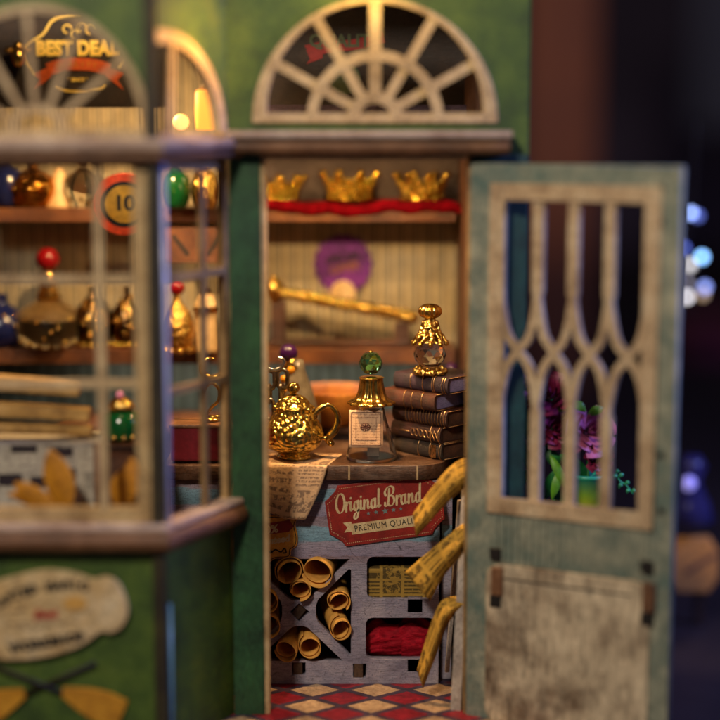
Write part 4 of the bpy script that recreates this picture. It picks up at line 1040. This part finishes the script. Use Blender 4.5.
# ================================================================== BAY WINDOW CONTENTS
def bottle(name, u, vb, Y, prof, body, lab_, extras=(), ctg='bottle', z=None, k=1.0):
    o = thing(name, (PX(u, Y, vb), Y, P(u, vb, Y).z if z is None else z), lab_, ctg)
    pr = [(p.x*k, p.y*k) for p in cat(prof, 4)]
    MB().lathe(pr, 36).build('body', body, o)
    for nm, mt, fn in extras: b_ = MB(); fn(b_); b_.build(nm, mt, o)
    return o
def bead_ring(r, z, n, s): return lambda b_: [b_.ball((r*math.cos(2*PI*i/n), r*math.sin(2*PI*i/n), z), s, 10) for i in range(n)]
rnd = [(.45, 0), (.75, .12), (.98, .6), (.85, 1.1), (.4, 1.45), (.22, 1.6), (.2, 1.9)]
clearish = glass('smoky_glass', (.95, .92, .85), .02)
M_['amberglass'] = gold('amber_gold_glaze', (.6, .26, .04), .14, .08, 4, .1)
M_['darkglass'] = gold('smoked_gold_glass', (.22, .13, .05), .1, .06, 4, .2)
M_['cream_cone'] = plain('cream_wax', H('c8a878'), .5)
zu = zS_up
Yq = YS+.6
bottle('bottle', 34, 208, Yq, [(x*.85, y*.85) for x, y in rnd], M_['amberglass'], 'round amber and gold bottle on the upper shelf in the bay window', (('bead_collar', M_['gold'], bead_ring(.55, .12, 10, .12)), ('bead_band', M_['gold'], bead_ring(.8, .62, 8, .1)), ('stopper', M_['gold'], lambda b_: b_.ball((0, 0, 1.65), .22, 12))), z=zu)
bottle('bottle', 6, 208, Yq, [(x*.7, y*1.0) for x, y in rnd], M_['navy'], 'dark blue bottle at the far left of the upper shelf', (('stopper', M_['gold'], lambda b_: b_.ball((0, 0, 1.95), .16, 10)),), z=zu)
o = MB().lathe([(.5, 0), (.5, .05), (.12, 1.3), (.02, 1.45)], 30).build('cone_candle', M_['cream_cone'], None, (PX(60, Yq, 208), Yq, zu)); tag(o, 'cream cone candle between the amber and the smoky bottle', 'candle')
bottle('bottle', 84, 208, Yq, [(x*.75, y*.85) for x, y in rnd], clearish, 'clear smoky bottle with gold beads on the upper shelf, right of the cream cone', (('bead_collar', M_['gold'], bead_ring(.5, .3, 8, .08)), ('stopper', M_['gold'], lambda b_: b_.ball((0, 0, 1.6), .2, 12))), z=zu)
# round "10" sign
rs = upright('round_sign', 124, 204, 2.2, 0, 'round orange-red sign with a yellow centre reading 10, hanging in the bay', 'sign')
M_['sred'] = plain('sign_orange_red', H('e84a18'), .5); M_['syel'] = plain('sign_yellow', H('c9962a'), .5)
MB().disc((0, 0), .92, 0, .12, 48).build('rim', M_['sred'], rs); MB().disc((0.02, 0), .68, .1, .135, 40).build('dark_ring', M_['black'], rs); MB().disc((.02, 0), .56, .13, .15, 40).build('centre', M_['syel'], rs)
link('lettering', text_mesh('10', .62, Matrix.Translation((.02, 0.02, .157)), .02), M_['black'], rs)
zl2 = zS_lo
redb = plain('red_glaze', H('800812'), .25)
bottle('bottle', 50, 349, Yq, [(x*1.25, y*1.05) for x, y in rnd], clearish, 'large clear round bottle with red ball stopper on the middle shelf', (('bead_base', M_['gold'], bead_ring(.85, .12, 14, .1)), ('neck', M_['gold'], lambda b_: b_.lathe([(.38, 1.6), (.42, 1.7), (.3, 1.95), (.32, 2.3), (.26, 2.6)], 24)), ('liquid', plain('pale_gold_liquid', H('c8ac78'), .3), lambda b_: b_.lathe([(.2, .9), (.95, .92), (1.02, 1.0), (.82, 1.25), (.42, 1.5)], 28)), ('sparkle_beads', M_['gold'], lambda b_: [b_.ball((1.24*math.cos(3.6+i*.19), 1.24*math.sin(3.6+i*.19), .62+.42*math.sin(i*2.7)), .07, 8) for i in range(12)]), ('stopper', redb, lambda b_: b_.ball((0, 0, 2.96), .40, 18))), z=zl2)
bottle('bottle', 3, 349, Yq, [(x*.9, y*.95) for x, y in rnd], M_['navy'], 'navy round bottle at the left edge of the middle shelf', (('ring', M_['gold'], bead_ring(.62, 1.1, 10, .09)),), z=zl2)
bottle('bottle', 94, 349, Yq, [(x*.72, y*1.1) for x, y in rnd], M_['darkglass'], 'slim black bottle with gold figures right of the red-stoppered bottle', (('bead_base', M_['gold'], bead_ring(.55, .1, 12, .11)), ('ornament', M_['goldf'], lambda b_: [b_.ball((.3*math.sin(i*2), -.62, .5+.18*i), .11, 10) for i in range(7)])), z=zl2)
bottle('bottle', 128, 349, Yq, [(x*.6, y*1.1) for x, y in rnd], M_['darkglass'], 'black bottle with gold cap nearest the corner post', (('bead_base', M_['gold'], bead_ring(.45, .1, 10, .11)), ('ornament', M_['goldf'], lambda b_: [b_.ball((.25*math.sin(i*2.4), -.5, .55+.2*i), .11, 10) for i in range(7)])), z=zl2)
# seen through the side pane
bottle('bottle', 178, 349, 7.2, [(x*.55, y*1.1) for x, y in rnd], M_['goldf'], 'gold filigree bottle with red stopper seen through the narrow side pane', (('stopper', redb, lambda b_: b_.ball((0, 0, 2.15), .26, 12)), ('bead_base', M_['gold'], bead_ring(.5, .1, 10, .1))), z=zl2)
bottle('bottle', 176, 208, 7.6, [(x*.5, y*.9) for x, y in rnd], plain('green_glaze', H('0a4520'), .2), 'green bottle on the upper shelf seen through the narrow side pane', (), z=zu)
bottle('bottle', 206, 208, 7.6, [(x*.5, y*.9) for x, y in rnd], M_['goldf'], 'gold bottle on the upper shelf nearest the green post', (('stopper', M_['gold'], lambda b_: b_.ball((0, 0, 1.75), .2, 12)),), z=zu)
bottle('lantern', 207, 349, 7.6, [(.35, 0), (.4, .1), (.38, 1.2), (.45, 1.4), (.2, 1.9)], M_['cream_cone'], 'pale candle lantern on the middle shelf nearest the green post', (('cap', M_['gold'], lambda b_: b_.lathe([(.5, 1.35), (.3, 1.7), (.1, 2.1)], 20)),), 'lantern', z=zl2)
# tag sign with two black strokes in the side pane
ts = upright('wall_sign', 196, 246, 7.4, 0, 'ochre card with dark slanting strokes seen through the side pane', 'sign')
link('card', curve_mesh([rect(-1.1, -.55, 1.1, .6)], .08, .01, Matrix.Translation((0, 0, .04))), M_['shelf'], ts)
m = MB().stroke([(-.75, .35), (-.25, -.3)], .13, .035, .06).stroke([(.35, -.3), (.85, .35)], .13, .035, .06); m.build('strokes', M_['black'], ts)
# gold crescent on a stand, red box under it
Ym = 3.2; rb = thing('red_box', (PX(200, Ym), Ym, TOP), 'low dark red box on the counter behind the bay\'s side pane', 'box')
hb = P(200, 420, Ym).z-TOP
MB().box((0, 0, hb/2), (1.8, 1.2, hb*.9), .08).build('body', plain('dark_red_leather', H('6a1420'), .4), rb); MB().box((0, -.01, hb*.93), (1.86, 1.26, .12), .04).build('lid', M_['brown'], rb)
mo = thing('crescent_ornament', (PX(211, Ym), Ym, TOP+hb+.01), 'gold crescent moon on a looped gold stand', 'ornament')
m = MB(); zc_ = P(211, 368, Ym).z-mo.location.z
MB().tube([(.30*math.cos(R(a)), 0, zc_+.30*math.sin(R(a))) for a in range(70, 375, 12)], lambda t: .02+.085*math.sin(PI*t), 10).build('crescent', M_['gold'], mo)
MB().tube(cat([(-.25, 0, .55), (-.22, 0, .95), (0, 0, 1.15), (.22, 0, .95), (.2, 0, .6), (0, 0, .4), (-.2, 0, .12)], 6), .05, 8).tube([(-.3, 0, .08), (.38, 0, .08)], .07, 8).lathe([(.3, 0), (.3, .05), (.1, .1)], 20).build('stand', M_['gold'], mo)
# glowing lamp in the side arch
Yl = 2.5; lm = thing('lamp', P(206, 130, Yl), 'small glowing orange lamp seen through the narrow side arch', 'lamp')
kl = SC(Yl)
MB().lathe([(.26, 0), (.30, .05), (.32, .6), (.30, 1.1), (.26, 1.18)], 28).build('lamp_shade', glow('orange_glow', (1, .36, .05), 1.6), lm)
MB().lathe([(.14, 1.18), (.16, 1.3), (.05, 1.4), (.04, 3.2)], 16).build('lamp_rod', M_['fan'], lm)
o = MB().ball((0, 0, 0), .24, 16).build('lamp_bulb', glow('warm_bulb', (1, .5, .15), 1.8), None, P(181, 122, 2.8)); tag(o, 'small round glowing bulb left of the orange lamp', 'bulb')
# logs / scroll bundles & crate near the bay window
Yr = -.6
def roll(u0, v0, u1, v1, r, lab_, Y=Yr):
    a, b_ = P(u0, v0, Y), P(u1, v1, Y+.2); o = thing('wooden_plank', b_, lab_, 'plank', 'ochre planks stacked on the crate')
    d = a-b_
    MB().box(tuple(d/2), (d.length, r*2.6, r*1.7), .06, rot=(d.to_track_quat('X', 'Z').to_matrix().to_4x4())).build('board', M_['plank'], o)
    MB().box(tuple(-d.normalized()*.01), (.06, r*2.0, r*1.1), .02, rot=(d.to_track_quat('X', 'Z').to_matrix().to_4x4())).build('end_grain', M_['brown'], o)
M_['plank'] = worn('ochre_plank', H('b08844'), H('7a5420'), H('c8a060'), (.4, 6, 6), .5, H('4a2c10'))
roll(-60, 378, 80, 388, .24, 'topmost ochre plank leaning in the bay window')
roll(-60, 406, 90, 414, .22, 'second ochre plank, below the topmost one'); roll(-60, 426, 92, 430, .17, 'lowest thin ochre plank resting on the crate')
crt = thing('crate', P(10, 516, Yr+.6), 'white crate with black printed blocks behind the bay muntins', 'crate')
zt2 = P(10, 440, Yr).z-crt.location.z
MB().box((0, 0, zt2/2), (5.6, 1.8, zt2), .12).build('body', M_['card'], crt)
m = MB()
for u, v, w_, h_ in ((24, 449, 26, 7), (62, 452, 22, 9), (10, 480, 24, 12), (38, 482, 15, 11), (66, 474, 20, 12)):
    p = P(u, v, Yr-.32)-crt.location; m.box((p.x, -.9, p.z), (w_/SC(Yr), .03, h_/SC(Yr)), .0)
m.build('print_blocks', plain('aubergine_ink', H('1e1420'), .6), crt)
MB().tube([(2.72, -.88, z*zt2) for z in (0.02, .5, .98)], .1, 8).build('edge_trim', M_['brown'], crt)
# yellow leaves (paper leaves) in front of the crate
M_['leafy'] = worn('golden_leaf', H('c48414'), H('8f5a0c'), H('dca030'), (1, 1, 3), .6, H('7a4a08'))
def leafp(u, v, ln, wd_, ang, Y, lab_, tilt=.2):
    def fn(a, t):
        w_ = wd_*math.sin(PI*min(1, t*.92+.06))**.8; x = (a-.5)*w_*2; z = t*ln
        y = .35*abs(a-.5)*w_-tilt*math.sin(t*2); return Vector((x, y, z))
    o = sheet('golden_leaf', fn, 8, 12, M_['leafy'], None, .03, loc=P(u, v, Y), rot=(0, R(ang), 0)); tag(o, lab_, 'leaf', 'golden leaves on the bay sill')
leafp(68, 508, 1.75, .42, -14, -2.0, 'upright golden leaf in front of the white crate')
leafp(76, 506, 1.9, .24, -78, -1.9, 'golden leaf lying flat toward the left edge')
leafp(120, 508, 1.3, .4, 14, -1.7, 'upright golden leaf right of the window muntin, tilted right'); leafp(132, 508, 1.5, .35, 2, -1.5, 'golden leaf nearest the bay corner post')
leafp(50, 508, 1.2, .3, -50, -2.1, 'small golden leaf leaning left beside the upright one')
# box + green jar
bx_ = thing('brown_box', (PX(122, .3), .3, PZ(512, .3)), 'brown box under the green jar in the bay window', 'box')
hb2 = P(122, 440, .3).z-bx_.location.z
MB().box((0, 0, hb2/2), (1.7, 1.4, hb2), .05).build('body', M_['shelf'], bx_); MB().box((0, 0, hb2-.1), (1.8, 1.5, .16), .04).build('lid', M_['darkwood'], bx_)
bottle('jar', 122, 440, .3, [(.4, 0), (.6, .1), (.68, .5), (.55, .85), (.3, 1.0)], plain('green_jar_glaze', H('08481f'), .15), 'green jar with a gold bead collar and jewelled lid', (('bead_base', M_['gold'], bead_ring(.6, .16, 14, .08)), ('lid', M_['goldf'], lambda b_: b_.lathe([(.42, .95), (.36, 1.1), (.2, 1.25)], 20)), ('jewel', plain('pink_jewel', H('d88aa8'), .08), lambda b_: b_.ball((-.02, -.1, 1.36), .12, 12))), 'jar', z=bx_.location.z+hb2, k=.9)

# ---- BEST DEAL board and the board behind the fanlight
Yk = 2.4; bd = upright('hanging_sign', 70, 52, Yk, 0, 'dark board with gold badge reading BEST DEAL over an orange ribbon', 'sign')
kb = SC(Yk)
M_['boardbrown'] = worn('dark_board', H('241408'), H('160c05'), H('3a2612'), (.6, 3, 3), .5, H('120a04'))
bz0 = (52-106)/kb; link('board', curve_mesh([rect(-8, bz0, 2.9, 5.2)], .2, .02), M_['boardbrown'], bd)
M_['gold_print'] = plain('gold_foil_print', (1, .62, .12), .4, 0, .15)
X = lambda u: (u-74)/kb+(4/kb); Zq = lambda v: (52-v)/kb
out_ = cat([(X(25), Zq(55)), (X(27), Zq(46)), (X(44), Zq(35)), (X(55), Zq(21)), (X(75), Zq(18.5)), (X(95), Zq(21)), (X(106), Zq(35)), (X(123), Zq(46)), (X(125), Zq(55)), (X(118), Zq(68))], 6)
m = MB().stroke([(p.x, p.y) for p in out_], .07, .0, .035).stroke([(p.x, p.y) for p in cat([(X(25), Zq(55)), (X(28), Zq(65)), (X(36), Zq(74))], 5)], .07, 0, .036).stroke([(p.x, p.y) for p in cat([(X(54), Zq(85)), (X(64), Zq(89)), (X(76), Zq(90)), (X(98), Zq(88)), (X(104), Zq(84))], 5)], .06, 0, .036)
for du, dv in ((68, 30), (75, 35), (82, 29), (90, 31)): m.tube([(X(du)+.12*math.cos(R(a)), Zq(dv)+.12*math.sin(R(a)), .02) for a in range(0, 300, 30)], .03, 6)
m.build('badge_outline', M_['gold_print'], bd)
link('lettering', text_mesh('BEST DEAL', .56, Matrix.Translation((X(77), Zq(49), .03)), .035, 0, .02, 1.06, 'CENTER', .85), M_['gold_print'], bd)
m = MB(); rp = cat([(X(48), Zq(69)), (X(62), Zq(64.5)), (X(76), Zq(63.5)), (X(92), Zq(64.5)), (X(108), Zq(69))], 6)
m.stroke([(p.x, p.y) for p in rp], .36, .0, .05); 
for sx in (0, 1):
    f_ = (lambda u: X(u)) if sx == 0 else (lambda u: X(156-u))
    m.prism([(f_(34), Zq(73)), (f_(50), Zq(66)), (f_(51), Zq(76)), (f_(34), Zq(89)), (f_(40), Zq(79))], .0, .03)
m.build('ribbon', plain('orange_ribbon', H('c0501a'), .5), bd)
arc_text('QUALITY', .2, 4.2, X(77), Zq(64)-4.2, 97.5, 83, M_['orange'], bd, .056, .004, True, Matrix()).rotation_euler = (0, 0, 0)
link('small_lettering', text_mesh('* SINCE *', .15, Matrix.Translation((X(77), Zq(79), .03)), .006), M_['gold_print'], bd)
o = thing('gold_bee', P(18, 54, Yk-.4), 'shiny gold bee-shaped charm at the left of the BEST DEAL badge', 'charm')
MB().ball((0, 0, -.1), .22, 14, 1.3).ball((0, 0, .22), .15, 12).build('body', M_['gold'], o)
MB().ball((.25, 0, .12), .17, 12, .6).ball((-.25, 0, .12), .17, 12, .6).build('wings', M_['goldf'], o)
M_['redrib'] = plain('deep_red_print', H('8a1c14'), .6); M_['palegreen'] = plain('dull_green_print', H('4a5438'), .6)
b2 = upright('hanging_sign', 345, 60, 6.5, 0, 'dark board with a red ribbon and dull green lettering behind the fanlight', 'sign')
k6 = SC(6.5); link('board', curve_mesh([rect(-4.2, (60-112)/k6, 3.9, 5)], .2, .02), M_['boardbrown'], b2)
link('lettering', text_mesh('QUALITY', .55, Matrix.Translation((.0, 18/k6, .03)), .02), M_['palegreen'], b2)
MB().stroke([(p.x, p.y) for p in cat([(-36/k6, 5/k6), (-18/k6, 12/k6), (10/k6, 15/k6), (38/k6, 22/k6)], 6)], .34, 0, .03).prism([(-38/k6, -4/k6), (-22/k6, 2/k6), (-22/k6, 18/k6), (-40/k6, 14/k6), (-32/k6, 4/k6)], 0, .02).build('ribbon', M_['redrib'], b2)
MB().disc((.0, -18/k6), .5, 0, .03, 30).build('emblem', M_['palegreen'], b2)
M_['violetwood'] = worn('violet_grey_wood', H('4a3a50'), H('34283a'), H('6a5870'), (.5, 4, 4), .5)
o = MB().box((PX(372, 5.6), 5.6, PZ(112, 5.6)), (8, .2, .45), .03).build('rail', M_['violetwood']); tag(o, 'violet-grey horizontal rail along the bottom of the fanlight view', 'rail')

# ================================================================== RIGHT OF THE SHOP
# flowers in a green-yellow pot
Yf = 2.2; ft = thing('flower_pot', (PX(590, Yf), Yf, P(590, 506, Yf).z), 'yellow-green pot of magenta roses seen through the door lattice', 'potted flowers')
potm = NT('yellow_green_pot'); pz = potm.sep(potm.co())[2]; M_['pot'] = potm.set(potm.ramp(potm.math('ADD', pz, potm.math('MULTIPLY', potm.noise(potm.co(), 3), .2)), [(.1, H('d8dc28')), (.55, H('a0d040')), (1.1, H('2c9c78'))]), .4)
MB().lathe([(.38, 0), (.42, .05), (.55, .9), (.62, .95), (.6, 1.05), (.5, 1.0), (.45, .9)], 32).build('pot', M_['pot'], ft)
def rose(c, r, tilt, seed):
    rn = random.Random(seed); V = []; Fs = []
    for L_ in range(5):
        n = 3+L_; rr = r*(.18+.19*L_); 
        for i in range(n):
            a0 = 2*PI*i/n+L_*.7+rn.random()*.3; sp3 = 2*PI/n*.75; b0 = len(V); h = r*(1.05-.12*L_)
            for j in range(6):
                for k in range(7):
                    t = j/5; s_ = k/6-.5; a = a0+s_*sp3*(.6+.7*math.sin(PI*(.25+.6*t)))
                    ro = rr*(.35+.75*t**.7)+r*.16*L_/4*t*t*(1.2+rn.random()*.1); z = h*t*(1-.35*t*L_/4)-.25*r*(s_**2)*4*t*.35
                    V.append(Vector((ro*math.cos(a), ro*math.sin(a), z)))
            for j in range(5):
                for k in range(6): q0 = b0+j*7+k; Fs.append((q0, q0+1, q0+8, q0+7))
    M = Matrix.Translation(c) @ Matrix.Rotation(tilt[0], 4, 'X') @ Matrix.Rotation(tilt[1], 4, 'Y')
    return MB().add(V, Fs, True, M)
M_['rose_d'] = plain('magenta_petals', H('7c1c40'), .5, 0, .4, 6); M_['rose_p'] = plain('mauve_pink_petals', H('b86082'), .5, 0, .35, 6)
M_['leaf'] = plain('leaf_green', H('1e6a2e'), .5, 0, .5, 4); M_['leaf_b'] = plain('bright_leaf', H('5a9420'), .5, 0, .3, 4)
def rel(u, v, Y): return tuple(P(u, v, Y)-ft.location)
for u, v, r_, t_, mt in ((551, 397, .62, (R(50), R(-20)), 'rose_d'), (553, 428, .55, (R(75), R(10)), 'rose_d'), (588, 432, .68, (R(70), R(15)), 'rose_p'), (527, 388, .34, (R(60), R(-10)), 'rose_p'), (598, 458, .4, (R(80), R(10)), 'rose_d')):
    o = rose(rel(u, v, Yf-.1), r_, t_, int(u)).build('rose', M_[mt], ft)
def leafm(m, a, b_, w_):
    a, b_ = Vector(a), Vector(b_); d = (b_-a); up_ = Vector((0, -1, .3)); sd_ = d.cross(up_).normalized(); V = []; n = 8
    for i in range(n+1):
        t = i/n; ww = w_*math.sin(PI*min(1, t*.95+.03))**.8; c = a+d*t+Vector((0, -.12*math.sin(PI*t), .05*math.sin(PI*t)))
        V += [c-sd_*ww+Vector((0, .06, 0)), c, c+sd_*ww+Vector((0, .06, 0))]
    Fs = []
    for i in range(n): Fs += [(i*3, i*3+1, i*3+4, i*3+3), (i*3+1, i*3+2, i*3+5, i*3+4)]
    m.add(V, Fs, True)
m = MB()
rn = random.Random(3)
for u, v, u2, v2, w_ in ((560, 470, 545, 448, .2), (548, 478, 567, 505, .22), (590, 480, 560, 455, .25), (588, 492, 552, 500, .2), (524, 405, 527, 440, .14), (522, 440, 528, 470, .12), (526, 470, 520, 490, .12), (575, 490, 552, 478, .2), (600, 470, 612, 450, .2), (560, 425, 540, 455, .2), (545, 500, 556, 470, .2)):
    leafm(m, rel(u, v, Yf+rn.uniform(-.3, .3)), rel(u2, v2, Yf+rn.uniform(-.4, .2)), w_)
m.build('leaves', M_['leaf'], ft)
m = MB()
for u, v, u2, v2, w_ in ((552, 410, 572, 405, .16), (572, 402, 586, 412, .14), (588, 415, 604, 408, .14), (550, 455, 566, 490, .14), (560, 470, 552, 500, .14)): leafm(m, rel(u, v, Yf-.3), rel(u2, v2, Yf-.4), w_)
m.build('bright_leaves', M_['leaf_b'], ft)
m = MB()
for u, v in ((551, 400), (555, 430), (590, 436), (528, 392), (524, 430)): m.tube(cat([rel(588, 480, Yf), rel((u+585)/2, (v+485)/2, Yf+.1), rel(u, v, Yf)], 6), .05, 8)
m.build('stems', M_['leaf'], ft)
spg = thing('green_sprig', P(618, 478, 1.6), 'tiny mint-green sprig in the right-hand lattice opening', 'sprig')
m = MB(); base = spg.location
sprp = [P(u, v, 1.6)-base for u, v in ((616, 474), (620, 481), (626, 485), (633, 494))]
m.tube(cat(sprp, 5), .025, 6)
for i, (u, v, u2, v2) in enumerate(((616, 474, 614, 480), (618, 478, 624, 474), (622, 483, 619, 489), (625, 485, 630, 482), (629, 489, 627, 494), (631, 492, 636, 491), (616, 474, 619, 470))): leafm(m, P(u, v, 1.6)-base, P(u2, v2, 1.55)-base, .06)
m.build('foliage', plain('mint_leaf', H('3aa070'), .3), spg)
P0 = P(616, 474, 1.6)-base; m = MB().tube([P0, P0+Vector((-.5, .3, -.3)), tuple(P(592, 484, 2.2)-base)], .02, 6); m.build('stem', M_['leaf'], spg)

# glowing balls as crystal glints, plaque and dark forms beyond
lt = thing('glint_cluster', P(692, 260, 17), 'cluster of small glowing balls standing in for crystal glints right of the door', 'crystal glints')
lst = [(691, 213, .15, (.35, .5, 1), 8), (698, 216, .15, (.18, .25, .8), 2.2), (684, 248, .13, (.16, .24, .9), 3), (702, 257, .16, (.25, .55, 1), 11), (690, 265, .16, (.9, .85, .8), 4.5), (687, 297, .16, (.95, .9, .9), 5.5), (705, 287, .16, (.3, .4, .95), 5), (688, 283, .13, (.55, .5, .55), 1.8), (703, 295, .16, (.8, .55, .3), 1.5)]
for i, (u, v, r_, c, k) in enumerate(lst): MB().ball(tuple(P(u, v, 17)-lt.location), r_, 12).build('bulb', glow('glint_glow_%s' % 'abcdefghi'[i], c, k*.55), lt)  # emissive balls in place of light reflected by crystals
pts = [P(u, v, 17.2)-lt.location for u, v in ((697, 120), (692, 214), (686, 250), (700, 258), (690, 270), (704, 288), (688, 298), (690, 320))]
MB().tube(cat(pts, 6), .03, 6).build('wire', M_['jet'], lt)
vs = thing('glass_vase', P(690, 522, 12), 'violet-blue glass vase blurred behind the door edge', 'vase')
vb = plain('violet_blue_glass', H('322e5c'), .15)
hz = P(690, 455, 12).z-vs.location.z
MB().lathe([(.7, 0), (.9, .1), (.7, hz*.3), (.35, hz*.6), (.55, hz*.85), (.3, hz)], 28).build('body', vb, vs)
MB().ball((-.2, -.6, P(686, 480, 12).z-vs.location.z), .28, 12).build('bead', glow('violet_bead_glint', (.45, .4, 1), .45), vs)  # bead is no lamp; its glint is put in as emission
M_['orange_plaque'] = plain('tan_plaque', H('dc9448'), .7)
wt = upright('plaque', 702, 565, 12, 0, 'blurred cream octagonal plaque standing right of the door', 'plaque')
link('board', curve_mesh([[(-1.3, -.6), (-.9, -1.05), (.3, -1.05), (.62, -.5), (.62, .5), (.25, 1.05), (-1.1, 1.0), (-1.3, .6)]], .3, .05), M_['orange_plaque'], wt)
MB().stroke([(-.6, -.3), (.5, .4)], .2, 0, .03).build('mark', M_['ochre_ink'], wt)
MB().box((0, -3.0, -.3), (.4, 4, .3), .05).build('post', M_['darkwood'], wt)
def bgbox(name, u0, v0, u1, v1, Y, mt, lab_, ctg, dep=4, bev=1):
    a, b_ = P(u0, v0, Y), P(u1, v1, Y); o = thing(name, ((a.x+b_.x)/2, Y+dep/2, min(a.z, b_.z)), lab_, ctg)
    w_, h_ = abs(b_.x-a.x), abs(a.z-b_.z)
    MB().box((0, 0, h_/2), (w_, dep, h_), bev).build('body', mt, o)
    MB().box((0, 0, h_+.02), (w_*.96, dep*.94, .3), .1).build('cap', mt, o); return o
M_['bgbrown'] = plain('warm_brown_board', H('8e4600'), .6, 0, .3, .1)
bgbox('wooden_post', 526, -160, 588, 600, 62, M_['bgbrown'], 'blurred brown wooden post rising directly behind the open door', 'post', 2, .3)
bgbox('cushion', 680, 330, 830, 435, 80, plain('muted_red_fabric', H('9a4458'), .9, 0, .3, .1), 'blurred dull red cushion far behind, right of the door', 'cushion', 12, 4)
bgbox('brown_case', 655, 420, 850, 520, 60, plain('dim_brown', H('7a5238'), .7, 0, .3, .1), 'blurred brown case under the red cushion', 'case', 12, 2)
bgbox('blue_cloth', 660, 640, 900, 760, 14, plain('dark_blue_fabric', H('26305c'), .9, 0, .4, .4), 'folded dark blue cloth at the lower right behind the door', 'cloth', 8, .8)
bgbox('grey_screen', 700, -120, 900, 130, 110, plain('slate_grey', H('5c5c6c'), .7, 0, .2, .1), 'blurred slate-grey panel in the upper right distance', 'panel', 4, .5)

# ================================================================== LIGHT
def area(name, loc, to, size, col, e, sy=None, spread=180):
    l = bpy.data.lights.new(name, 'AREA'); l.size = size; l.energy = e; l.color = col; l.spread = R(spread)
    if sy: l.shape = 'RECTANGLE'; l.size_y = sy
    o = bpy.data.objects.new(name, l); COL.objects.link(o); o.location = loc
    o.rotation_euler = (Vector(to)-Vector(loc)).to_track_quat('-Z', 'Y').to_euler(); return o
WARM = (1, .74, .42)
def point(name, loc, rad, col, e):
    l = bpy.data.lights.new(name, 'POINT'); l.shadow_soft_size = rad; l.energy = e; l.color = col
    o = bpy.data.objects.new(name, l); COL.objects.link(o); o.location = loc; return o
ORA = (1, .62, .27)
area('key_lamp', (-16, -44, 34), (0, 0, -3), 6, (1, .86, .68), 23000)
area('shop_ceiling_lamp', (-.3, 1.9, PZ(141, 1.9)), (.3, 5.0, -6), .35, ORA, 1200, .25, 150)
point('crown_glint_light', (.6, 7.0, PZ(70, 7.0)), .04, ORA, 560)  # added small light, only to put glints on the crowns
area('bay_lamp', (-7.5, 3.6, PZ(70, 3.6)), (-7.5, 6.5, -3), .3, ORA, 1700, .12)
area('shelf_fill', (-3.3, 8.6, zS_lo-.62), (-3.3, 9.6, -6), 12, (1, .8, .6), 200, .3)  # added light that lifts the dark wall below the shelf
area('sign_fill', (-7.2, -1.0, PZ(-60, -1.0)), (-6.5, 2.4, PZ(60, 2.4)), 1.0, (1, .66, .3), 280)  # extra light hidden behind the upper panel to brighten the board
area('facade_lamp', (PX(345, -3.4), -3.4, PZ(-30, -3.4)), ((A.x+B.x)/2, -1.6, PZ(40, -1.6)), .5, (1, .50, .02), 120, .5, 60)
point('fanlight_lamp', (PX(365, -1.2), -1.3, PZ(-26, -1.3)), .2, (1, .62, .10), 300)
area('window_light', (38, -6, 18), (0, 0, -2), 5, (.26, .34, 1), 15000)
w = bpy.data.worlds.new('World'); sc.world = w; w.use_nodes = True
w.node_tree.nodes['Background'].inputs[0].default_value = (.24, .22, .28, 1); w.node_tree.nodes['Background'].inputs[1].default_value = .14
sc.view_settings.view_transform = 'Standard'; sc.view_settings.look = 'None'; sc.view_settings.exposure = 0; sc.view_settings.gamma = 1
sc.cycles.max_bounces = 10; sc.cycles.transmission_bounces = 8; sc.cycles.sample_clamp_indirect = 6
try: sc.cycles.use_denoising = True
except Exception: pass
